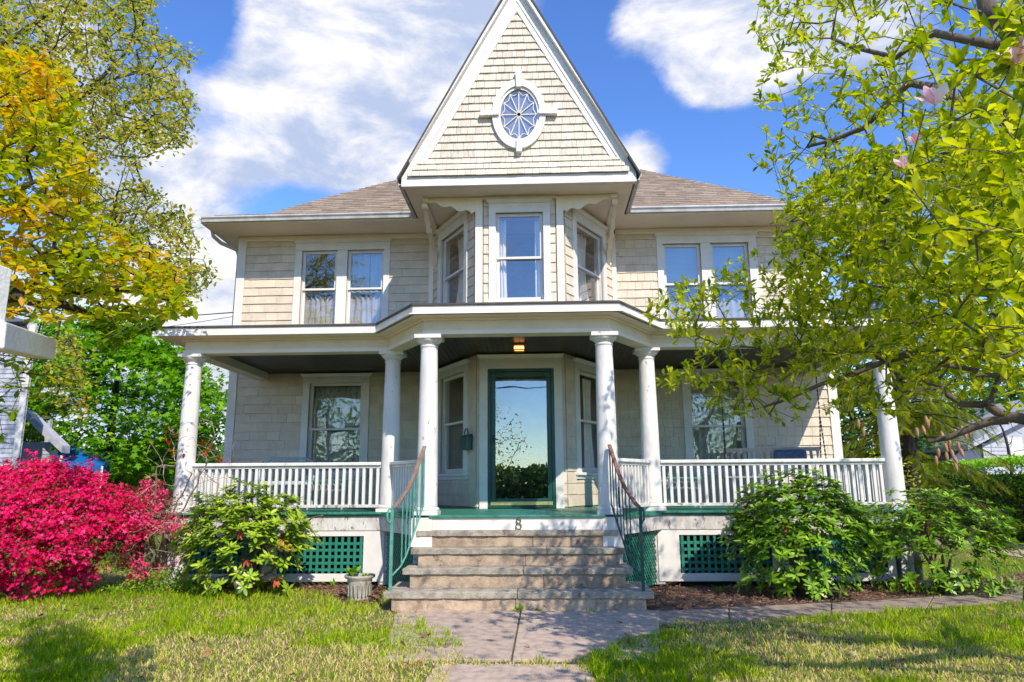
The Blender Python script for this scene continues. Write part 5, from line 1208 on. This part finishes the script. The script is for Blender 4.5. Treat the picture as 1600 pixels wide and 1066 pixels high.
h = g.uniform(.025, .068, n) * np.where(isdry, .62, 1) * (.7 + .7 * vnoise(x, y, .3, 6)) * (1 + 1.1 * (vnoise(x, y, .14, 17) > .82)); w = g.uniform(.0022, .0042, n)
a = g.random(n) * 6.283; lean = g.uniform(.15, .9, n) * np.where(isdry, 1.6, 1); la = g.random(n) * 6.283
cx1, sx1 = np.cos(a), np.sin(a); lx, ly = np.cos(la) * lean, np.sin(la) * lean; b0_ = np.c_[x, y, np.zeros(n)]
wv = np.c_[cx1, sx1, np.zeros(n)] * w[:, None]; mid = b0_ + np.c_[lx * h * .35, ly * h * .35, h * .55]; tip_ = b0_ + np.c_[lx * h, ly * h, h * (1.05 - .3 * np.minimum(lean, 1.4))]
V = np.stack([b0_ - wv, b0_ + wv, mid + wv * .8, mid - wv * .8, tip_], 1).reshape(-1, 3); Fc = (T([(0, 1, 2), (0, 2, 3), (3, 2, 4)])[None] + (np.arange(n) * 5)[:, None, None]).reshape(-1, 3)
r = np.where(isdry, g.uniform(.68, 1, n), g.uniform(0, .55, n) * (.6 + .8 * vnoise(x, y, .8, 12)))
LM_GR = leafmat('grass_blade', [(.10, .22, .005), (.27, .41, .006), (.50, .58, .02), (.66, .54, .19), (.78, .64, .32)], .3, .7, .06)
link('lawn_grass', tri_mesh('lawn_grass', V, Fc, np.repeat(r, 5)), LM_GR, kind='stuff')
n = 700; x = g.uniform(-6, 6.5, n); y = g.uniform(4.6, 9.4, n); k = lawn_mask(x, y) | (g.random(n) < .15); x, y = x[k], y[k]; n = len(x)
M_DEAD = leafmat('dead_leaf', [(.20, .07, .04), (.34, .15, .08), (.42, .24, .13)], .15, .8)
scatter('fallen_leaves', LEAF8, np.c_[x, y, g.uniform(.02, .05, n)], g.normal(size=(n, 3)) * [1, 1, .2], g.uniform(.035, .09, n), M_DEAD, g.normal(size=(n, 3)) * .4 + [0, 0, 1], None, kind='stuff')
dn = at(453, 967, Z=0); dt_ = thing('dandelion', 'single yellow dandelion flower in the left lawn', 'flower', tuple(dn)); n = 14; a = np.arange(n) * 2.399
scatter('petals', SMALL, np.tile([dn.x, dn.y, .05], (n, 1)), np.c_[np.cos(a), np.sin(a), .4 + 0 * a], np.full(n, .022), leafmat('dandelion_yellow', [(.85, .55, .02), (.9, .7, .03)], .2), None, dt_)
put('stem', MB().tube([(dn.x, dn.y, 0), (dn.x, dn.y, .05)], .002, 4), LM_HOS, dt_)

# --- broad trees further off
def far_tree(name, label, base, c, r, n, leafs, mat, g, shape=SMALL, seed=1, per=26, clump=.35, flat=.5, group=None, kinds='foliage', tr=.22):
    t_ = thing(name, label, 'tree', base, group); P_ = []
    while len(P_) < n:
        p = g.normal(size=3); p /= np.linalg.norm(p); q = g.uniform(.45, 1) ** .5 * (1 + .16 * math.sin(p[0] * 5 + seed) * math.cos(p[2] * 7 + seed * 2)); P_.append(np.array(c) + p * np.array(r) * q)
    P_ = np.array(P_); k0 = P_[:, 2] > base[2] + .4; P_ = P_[k0]
    limbs = [([base, (base[0], base[1], base[2] + (c[2] - base[2]) * .6), (c[0], c[1], c[2] + r[2] * .5)], tr, tr * .3)]
    paths, tp, td, *_ = grow(limbs, P_[::3], r[0] * .16, .3, 0, .018, 2.4, seed); wood(paths, M_BARKD, t_, thick=.05, kmax=6)
    k = np.repeat(np.arange(len(P_)), per); off = g.normal(size=(len(k), 3)) * [clump, clump, clump * flat]; pos = P_[k] + off
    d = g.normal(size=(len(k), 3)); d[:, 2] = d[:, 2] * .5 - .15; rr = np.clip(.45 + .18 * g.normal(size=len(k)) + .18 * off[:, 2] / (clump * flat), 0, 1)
    leaves('x', shape, pos, d, g.uniform(*leafs, len(k)), mat, t_, g.normal(size=(len(k), 3)) * .45 + [0, -.2, 1], rr); return t_
g = np.random.default_rng(91)
far_tree('maple_tree', 'full bright green maple behind the leftmost porch column', (-13.3, 22.0, 0), (-13.3, 22, 3.6), (3.5, 3.2, 3.0), 520, (.13, .24), LM_MAPG, g, MAPLE, 3, 30, .34, .42)
far_tree('maple_tree', 'low green tree beyond the blue canopy, under the power lines', (-21, 40, 0), (-21, 40, 2.2), (6, 4, 2.2), 160, (.25, .45), LM_BG, g, SMALL, 5, 26, .7)
far_tree('conifer', 'dark evergreen behind the white neighbouring house', (20, 36, 0), (20, 36, 4.0), (5.5, 4, 4.2), 260, (.25, .42), LM_BG, g, SMALL, 6, 26, .6)
far_tree('conifer', 'dark tree between the white house and the spruce', (14.5, 33, 0), (14.5, 33, 3.6), (4.2, 3, 3.6), 220, (.22, .40), LM_BG, g, SMALL, 7, 26, .55)
far_tree('conifer', 'dark tree beyond the far end of the hedge', (28, 40, 0), (28, 40, 4.2), (6, 4, 4.4), 220, (.25, .42), LM_BG, g, SMALL, 8, 26, .6)
# across the street, seen only in the panes
far_tree('street_tree', 'tree across the street mirrored in the storm door', (-3.4, -19, 0), (-3.4, -19, 3.6), (2.8, 2.4, 2.6), 150, (.12, .22), LM_OAK, g, SMALL, 9, 10, .4)
far_tree('street_tree', 'leafy tree across the street mirrored in the left windows', (-13, -17, 0), (-13, -17, 6.5), (4.2, 3.5, 5.6), 330, (.2, .36), LM_MAPG, g, SMALL, 10, 20, .5)
far_tree('street_tree', 'leafy tree across the street mirrored in the right windows', (12, -18, 0), (12, -18, 5), (4.5, 3.5, 4.6), 300, (.2, .36), LM_MAPG, g, SMALL, 12, 20, .5)

def tree_line(name, label_k, x0, x1, y, h, n, mat, g, sz):
    x = g.uniform(x0, x1, n); top = h * (.55 + .45 * vnoise(x, x * 0, 5.5, 31) + .15 * vnoise(x, x * 0, 1.7, 7)); z = top * g.random(n) ** .75; pos = np.c_[x, y + g.normal(size=n) * 1.5, z]
    scatter(name, SMALL, pos, g.normal(size=(n, 3)), g.uniform(*sz, n), mat, g.normal(size=(n, 3)) * .5 + [0, 0, 1], None, kind='stuff')
tree_line('distant_wood', '', -30, 30, -25, 3.4, 45000, LM_BG, g, (.22, .45)); tree_line('distant_wood', '', -110, 110, 75, 5.5, 20000, LM_BG, g, (.7, 1.5))
# --- spruce with hanging cones
g = np.random.default_rng(95)
SP = thing('spruce_tree', 'drooping spruce with brown hanging cones beyond the rightmost column', 'tree', (7.9, 15.2, 0))
tk_ = MB(); tk_.tube([(7.9, 15.2, 0), (7.9, 15.2, 4), (7.95, 15.2, 9.0)], [.2, .14, .03], 9); put('trunk', tk_, M_BARKD, SP, smooth=True)
sp_v, sp_f = [], []
for i in range(13):
    y_ = .08 + i * .072; L_ = .17 * (1 - .25 * abs(i - 5) / 7)
    for s in (-1, 1):
        b = len(sp_v); sp_v += [(0, y_ - .016, 0), (0, y_ + .016, 0), (s * L_, y_ + .10, -.03 - L_ * .25), (0, y_, .02)]; sp_f += [(b, b + 1, b + 2), (b, b + 2, b + 3)]
SPRIG = (np.array(sp_v), T(sp_f)); pp, dd, uu = [], [], []; bw = MB()
for i in range(190):
    z = g.uniform(.4, 8.6); a = g.random() * 6.283; L_ = (9.4 - z) * .17 + .45; o = Vector((math.cos(a), math.sin(a), 0)); pts = []
    for q in range(6): t = q / 5; pts.append(Vector((7.9, 15.2, z)) + o * L_ * t + Vector((0, 0, -.30 * L_ * t * t + .10 * math.sin(t * 3))))
    bw.tube(pts, [.022 - .003 * q for q in range(6)], 4, cap=False)
    for q in range(60):
        t = g.uniform(.15, 1); j = min(4, int(t * 5)); p = pts[j].lerp(pts[j + 1], t * 5 - j); sd_2 = g.choice((-1, 1)); s = Vector((-o.y, o.x, 0)) * sd_2
        pp.append(p); dd.append(o * .45 + s * g.uniform(.1, .8) + Vector((0, 0, -g.uniform(.3, 1.3)))); uu.append((o.x * .4, o.y * .4, 1))
put('twigs', bw, M_BARKD, SP, kind='stuff'); pp = np.array([tuple(p) for p in pp]); dd = np.array([tuple(p) for p in dd])
leaves('x', SPRIG, pp, dd, g.uniform(.18, .32, len(pp)), LM_SPR, SP, np.array(uu) + g.normal(size=(len(pp), 3)) * .2, g.beta(1.3, 1.3, len(pp)), kindname='needles')
M_CONE = solid('spruce_cone', (.38, .21, .12), (.26, .13, .08), .7, 40)
cm = MB().lathe([(.004, 0), (.020, .02), (.026, .06), (.022, .11), (.010, .15), (.002, .16)], k=8).mesh('cone', True); cm.materials.append(M_CONE)
for (u, v) in ((1432, 668), (1441, 665), (1450, 655), (1492, 670), (1502, 665), (1506, 672), (1484, 688), (1480, 680), (1476, 692), (1500, 700), (1486, 702), (1490, 712), (1478, 706), (1515, 668), (1466, 700), (1462, 712), (1492, 722), (1446, 650), (1341, 655), (1349, 668), (1470, 674), (1497, 690)):
    p = at(u, v, Y=g.uniform(12.6, 13.2)); inst('cone', cm, Matrix.Translation(p) @ Matrix.Rotation(math.pi + g.normal() * .25, 4, 'X') @ Matrix.Scale(1.15, 4), SP)
# pieris behind the right wall corner
far_tree('pieris_bush', 'pale blossoming pieris bush behind the right corner of the porch', (6.15, 12.6, 0), (6.15, 12.6, .95), (.55, .5, .85), 90, (.05, .09), LM_SPR, g, LEAF8, 14, 16, .12, .8, tr=.03)['category'] = 'shrub'
# hedge along the drive
g = np.random.default_rng(97)
HG = thing('hedge', 'clipped green hedge running back beside the driveway', 'hedge', (10.9, 18, 0))
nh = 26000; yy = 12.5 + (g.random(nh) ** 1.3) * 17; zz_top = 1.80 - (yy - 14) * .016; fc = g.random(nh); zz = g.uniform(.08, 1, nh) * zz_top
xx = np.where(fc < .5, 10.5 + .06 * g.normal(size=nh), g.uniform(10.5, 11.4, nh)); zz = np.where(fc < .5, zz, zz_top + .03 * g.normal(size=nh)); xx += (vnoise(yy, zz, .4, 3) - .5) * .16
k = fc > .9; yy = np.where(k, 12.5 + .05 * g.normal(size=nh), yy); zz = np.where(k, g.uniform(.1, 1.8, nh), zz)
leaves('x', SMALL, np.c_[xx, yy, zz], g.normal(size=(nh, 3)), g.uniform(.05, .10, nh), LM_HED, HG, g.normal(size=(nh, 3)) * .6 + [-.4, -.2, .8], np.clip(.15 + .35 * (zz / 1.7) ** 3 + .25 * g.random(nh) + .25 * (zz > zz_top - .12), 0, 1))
core = MB()
for i in range(120):
    y_ = 12.6 + i * .14; core.tube([(10.95 + g.normal() * .2, y_, 0), (10.95 + g.normal() * .25, y_ + g.normal() * .1, .8), (10.9 + g.normal() * .3, y_ + g.normal() * .2, 1.5)], [.02, .015, .006], 4)
core.box(10.75, 11.15, 12.7, 29.3, .02, 1.45); put('stems', core, M_BARKD, HG, kind='stuff')
put('driveway', MB().box(8.6, 10.1, -5.2, 60, -.06, .008), M_PATH, kind='structure')

# ------------------------------------------------------------------ neighbours
M_CLAP = solid('white_clapboard', (.47, .48, .53), (.38, .39, .44), .6, 8, rnd=.1)
M_GREYROOF = solid('grey_roof', (.10, .115, .15), (.075, .085, .11), .9, 20, bump=.6, rnd=.2)
NL = thing('neighbour_house', 'white clapboard house with a lean-to porch at the left edge', 'house', (-13.5, 16, 0))
F1 = frame((-10.93, 15.0), (-1, 0), (0, -1)); F2 = frame((-10.95, 15.02), (-3.55, 3.38), (3.38, 3.55))
put('wall', MB().prism([(-18, 15.02), (-10.95, 15.02), (-14.5, 18.4), (-18, 19)], 0, 4.9), M_CLAP, NL)
z = .3
for i in range(44):
    for Fm, L_ in ((F1, 7.0), (F2, 4.0)):
        m_ = MB(); m_.rv = rng.random(); m_.hexa([(.0, 0, z), (L_, 0, z), (L_, 0, z + .105), (0, 0, z + .105), (0, .022, z), (L_, .022, z), (L_, .005, z + .105), (0, .005, z + .105)], Fm); put('clapboard', m_, M_CLAP, NL)
    z += .102
put('corner_board', MB().box(-11.07, -10.93, 14.96, 15.03, 0, 4.85), M_TRIM, NL)
put('roof', MB().add([(-18.3, 14.6, 4.85), (-10.8, 14.6, 4.85), (-14.4, 18.6, 4.85), (-18.3, 19.2, 4.85), (-15.4, 16.0, 6.2), (-15.6, 17.5, 6.2)], [(0, 4, 5, 3), (1, 2, 5, 4), (0, 1, 4), (3, 5, 2), (0, 3, 2, 1)]), M_GREYROOF, NL)
# lean-to: sloping roof edge, clapboard wall and small window
A0, A1 = at(45, 652, Y=17.0), at(97, 700, Y=17.0)
put('lean_to_roof', MB().add([tuple(A0 + Vector(o)) for o in ((-.1, 0, .18), (-.1, 0, -.02))] + [tuple(A1 + Vector(o)) for o in ((0, 0, .06), (0, 0, -.12))] + [tuple(A0 + Vector(o)) for o in ((-.1, .3, .18), (-.1, .3, -.02))] + [tuple(A1 + Vector(o)) for o in ((0, .3, .06), (0, .3, -.12))], [(0, 1, 3, 2), (4, 6, 7, 5), (0, 2, 6, 4), (1, 5, 7, 3), (2, 3, 7, 6), (0, 4, 5, 1)]), M_CLAP, NL)
xr = at(76, 720, Y=17.3).x
nbw = MB(); nbw.box(-13.0, xr, 17.32, 17.6, 0, 2.2); put('lean_to_wall', nbw, M_CLAP, NL)
for i in range(24): put('clapboard', MB().hexa([(-13.0, 17.318, .0 + i * .1), (xr, 17.318, .0 + i * .1), (xr, 17.318, .1 + i * .1), (-13, 17.318, .1 + i * .1), (-13, 17.295, i * .1), (xr, 17.295, i * .1), (xr, 17.312, .1 + i * .1), (-13, 17.312, .1 + i * .1)]) if 0 else MB().hexa([(-13.0, 17.295, i * .1), (xr, 17.295, i * .1), (xr, 17.318, i * .1), (-13, 17.318, i * .1), (-13.0, 17.310, .1 + i * .1), (xr, 17.310, .1 + i * .1), (xr, 17.318, .1 + i * .1), (-13, 17.318, .1 + i * .1)]), M_CLAP, NL)
wa, wb_ = at(38, 720, Y=17.27), at(62, 742, Y=17.27)
wi = put('window', MB().box(wa.x - .05, wb_.x + .05, 17.25, 17.29, wb_.z - .05, wa.z + .05), M_TRIM, NL)
for i in range(3):
    w_ = (wb_.x - wa.x) / 3; put('pane', MB().box(wa.x + i * w_ + .015, wa.x + (i + 1) * w_ - .015, 17.243, 17.248, wb_.z, wa.z), M_GLASSU, wi); 
D0, D1 = at(50, 652, Y=19), at(80, 655, Y=19)
put('deck_rail', MB().bar(D0, D1, .1, .08), M_GREYROOF, NL); put('deck_post', MB().box(D1.x - .08, D1.x + .02, 18.95, 19.05, D1.z - .95, D1.z), M_CLAP, NL)
for i in range(7): p = D0.lerp(D1, i / 7); put('deck_baluster', MB().bar(p, p - Vector((0, 0, .8)), .02), M_BLACK, NL)
# blue canopy
M_BLUE = leafmat('blue_canvas', [(.01, .10, .50), (.02, .28, .72)], .35, .5)
bc_ = thing('canopy', 'bright blue pop-up canopy behind the magenta azalea', 'canopy', (-12.6, 20, 0))
c4 = [at(72, 735, Y=19), at(160, 727, Y=19), at(185, 722, Y=22), at(100, 722, Y=22)]; ap = at(103, 692, Y=20.5)
me = MB(); me.add([tuple(c) for c in c4] + [tuple(ap)], [(0, 1, 4), (1, 2, 4), (2, 3, 4), (3, 0, 4)]); me.add([tuple(c) for c in c4] + [tuple(c - Vector((0, 0, .28))) for c in c4], [(0, 4, 5, 1), (1, 5, 6, 2), (2, 6, 7, 3), (3, 7, 4, 0)]); put('canvas', me, M_BLUE, bc_)
for c in c4: put('pole', MB().tube([c - Vector((0, 0, .02)), Vector((c.x, c.y, 0))], .03, 6), M_TRIM, bc_)
put('brace', MB().tube([at(97, 712, Y=18.9), at(89, 738, Y=18.9)], .035, 6), M_TRIM, bc_)
# right neighbour: white gable end
NR = thing('neighbour_house', 'white gabled house with dark low roof above the hedge at right', 'house', (17, 30, 0))
e0, e1, pk = at(1537, 716, Y=29), at(1760, 700, Y=29), at(1650, 625, Y=29)
w_ = MB(); zt_ = at(1537, 697, Y=29).z; w_.prism([(e0.x, 29), (e1.x, 29), (e1.x, 36), (e0.x, 36)], 0, zt_); w_.add([(e0.x, 29, zt_), (e1.x, 29, zt_), (pk.x, 29, pk.z), (e0.x, 36, zt_), (e1.x, 36, zt_), (pk.x, 36, pk.z)], [(0, 1, 2), (5, 4, 3), (0, 2, 5, 3), (1, 4, 5, 2)]); put('wall', w_, M_CLAP, NR)
for i in range(22):
    zz_ = .2 + i * .15
    if zz_ < zt_ + .05: put('clapboard', MB().hexa([(e0.x, 28.96, zz_), (e1.x, 28.96, zz_), (e1.x, 28.999, zz_), (e0.x, 28.999, zz_), (e0.x, 28.985, zz_ + .15), (e1.x, 28.985, zz_ + .15), (e1.x, 28.999, zz_ + .15), (e0.x, 28.999, zz_ + .15)]), M_CLAP, NR)
tl = at(1512, 694, Y=28.6); a, b = Vector((tl.x, 28.6, tl.z)), Vector((pk.x, 28.6, pk.z + .25)); b2 = Vector((2 * pk.x - tl.x, 28.6, tl.z))
for p, q in ((a, b), (b2, b)): r_ = MB(); r_.add([p, q, q + Vector((0, 0, -.34)), p + Vector((0, 0, -.22))] + [v_ + Vector((0, 8, 0)) for v_ in (p, q, q + Vector((0, 0, -.34)), p + Vector((0, 0, -.22)))], [(0, 1, 2, 3), (7, 6, 5, 4), (0, 4, 5, 1), (1, 5, 6, 2), (2, 6, 7, 3), (3, 7, 4, 0)]); put('roof', r_, M_CLAP, NR)
wa, wb_ = at(1577, 688, Y=28.94), at(1597, 716, Y=28.94); wi = put('window', MB().box(wa.x - .08, wb_.x + .08, 28.90, 28.95, wb_.z - .1, wa.z + .1), M_TRIM, NR); put('pane', MB().box(wa.x, wb_.x, 28.885, 28.895, wb_.z, wa.z), M_GLASSU, wi)
q0, q1, q2, q3 = at(1478, 722, Y=26), at(1536, 722, Y=26), at(1530, 701, Y=28.5), at(1500, 706, Y=28.5)
put('low_roof', MB().add([q0, q1, q2, q3] + [v_ - Vector((0, 0, .12)) for v_ in (q0, q1, q2, q3)], [(0, 1, 2, 3), (7, 6, 5, 4), (0, 4, 5, 1), (1, 5, 6, 2), (2, 6, 7, 3), (3, 7, 4, 0)]), M_GREYROOF, NR)
# bare little tree before it
g = np.random.default_rng(99); BT = thing('bare_tree', 'leafless dark sapling standing before the white neighbouring house', 'tree', (15.2, 24, 0))
b0 = at(1578, 716, Y=24); tips = sample_px(60, [(1500, 690), (1530, 665), (1600, 630), (1640, 660), (1640, 710), (1560, 715)], 23.6, 24.4, g)
paths, tp, td, *_ = grow([([(b0.x, 24, 0), tuple(b0), tuple(at(1570, 680, Y=24)), tuple(at(1560, 660, Y=24))], .07, .02)], tips, .25, .4, 0, .008, 2.4, 8); wood(paths, M_BARKD, BT, thick=.03)

# white timber hanging post close at the left edge
M_POST = solid('white_post_paint', (.78, .765, .72), (.70, .68, .63), .6, 7, (1, 1, 1), .5, 40, stain=(.30, .27, .22), stain_amt=.73, stain_scale=20)
pt = thing('sign_post', 'white painted timber sign post with a cross arm at the left edge', 'post', (-2.1, 2.2, 0))
pq = at(-8, 470, Y=2.25); PX = pq.x - .055
p = MB(); p.box(PX - .055, PX + .055, 2.2, 2.31, 0, at(9, 413, Y=2.25).z); put('post', p, M_POST, pt, bevel=.006)
a0, a1 = at(-12, 524, Y=2.22), at(68, 545, Y=2.95)
p = MB(); p.bar(a0 - (a1 - a0) * .05, a1, .09, .09); put('arm', p, M_POST, pt, bevel=.006)

# wires
def wire(label, pts, r=.008):
    put('power_line', MB().tube(pts, r, 4), M_BLACK, None, label=label, cat='cable', group='overhead wires')
def sag(a, b, s, n=14): a = Vector(a); b = Vector(b); return [a.lerp(b, i / n) - Vector((0, 0, s * 4 * (i / n) * (1 - i / n))) for i in range(n + 1)]
hk = at(369, 488, Y=12.3); wire('black service cable fixed to the left corner of the house', sag(hk, at(-60, 470, Y=26), .35), .011)
wire('second thin cable just below the service cable', sag(at(369, 494, Y=12.3), at(-60, 520, Y=26), .3), .006)
wire('upper of the far power lines crossing above the maple', sag(at(-60, 500, Y=30), at(330, 520, Y=60), .3), .03); wire('lower of the far power lines crossing above the maple', sag(at(-60, 520, Y=30), at(330, 545, Y=60), .3), .03)
for i, (z, n_) in enumerate(((8.6, 'top'), (8.0, 'second'), (7.3, 'third'), (6.4, 'lowest'))):
    put('street_wire', MB().tube(sag((-40, -13 - i * .3, z), (40, -13 - i * .3, z + .3), .5), .03, 4), M_BLACK, None, label=f'{n_} street wire mirrored in the storm door', cat='cable', group='street wires')
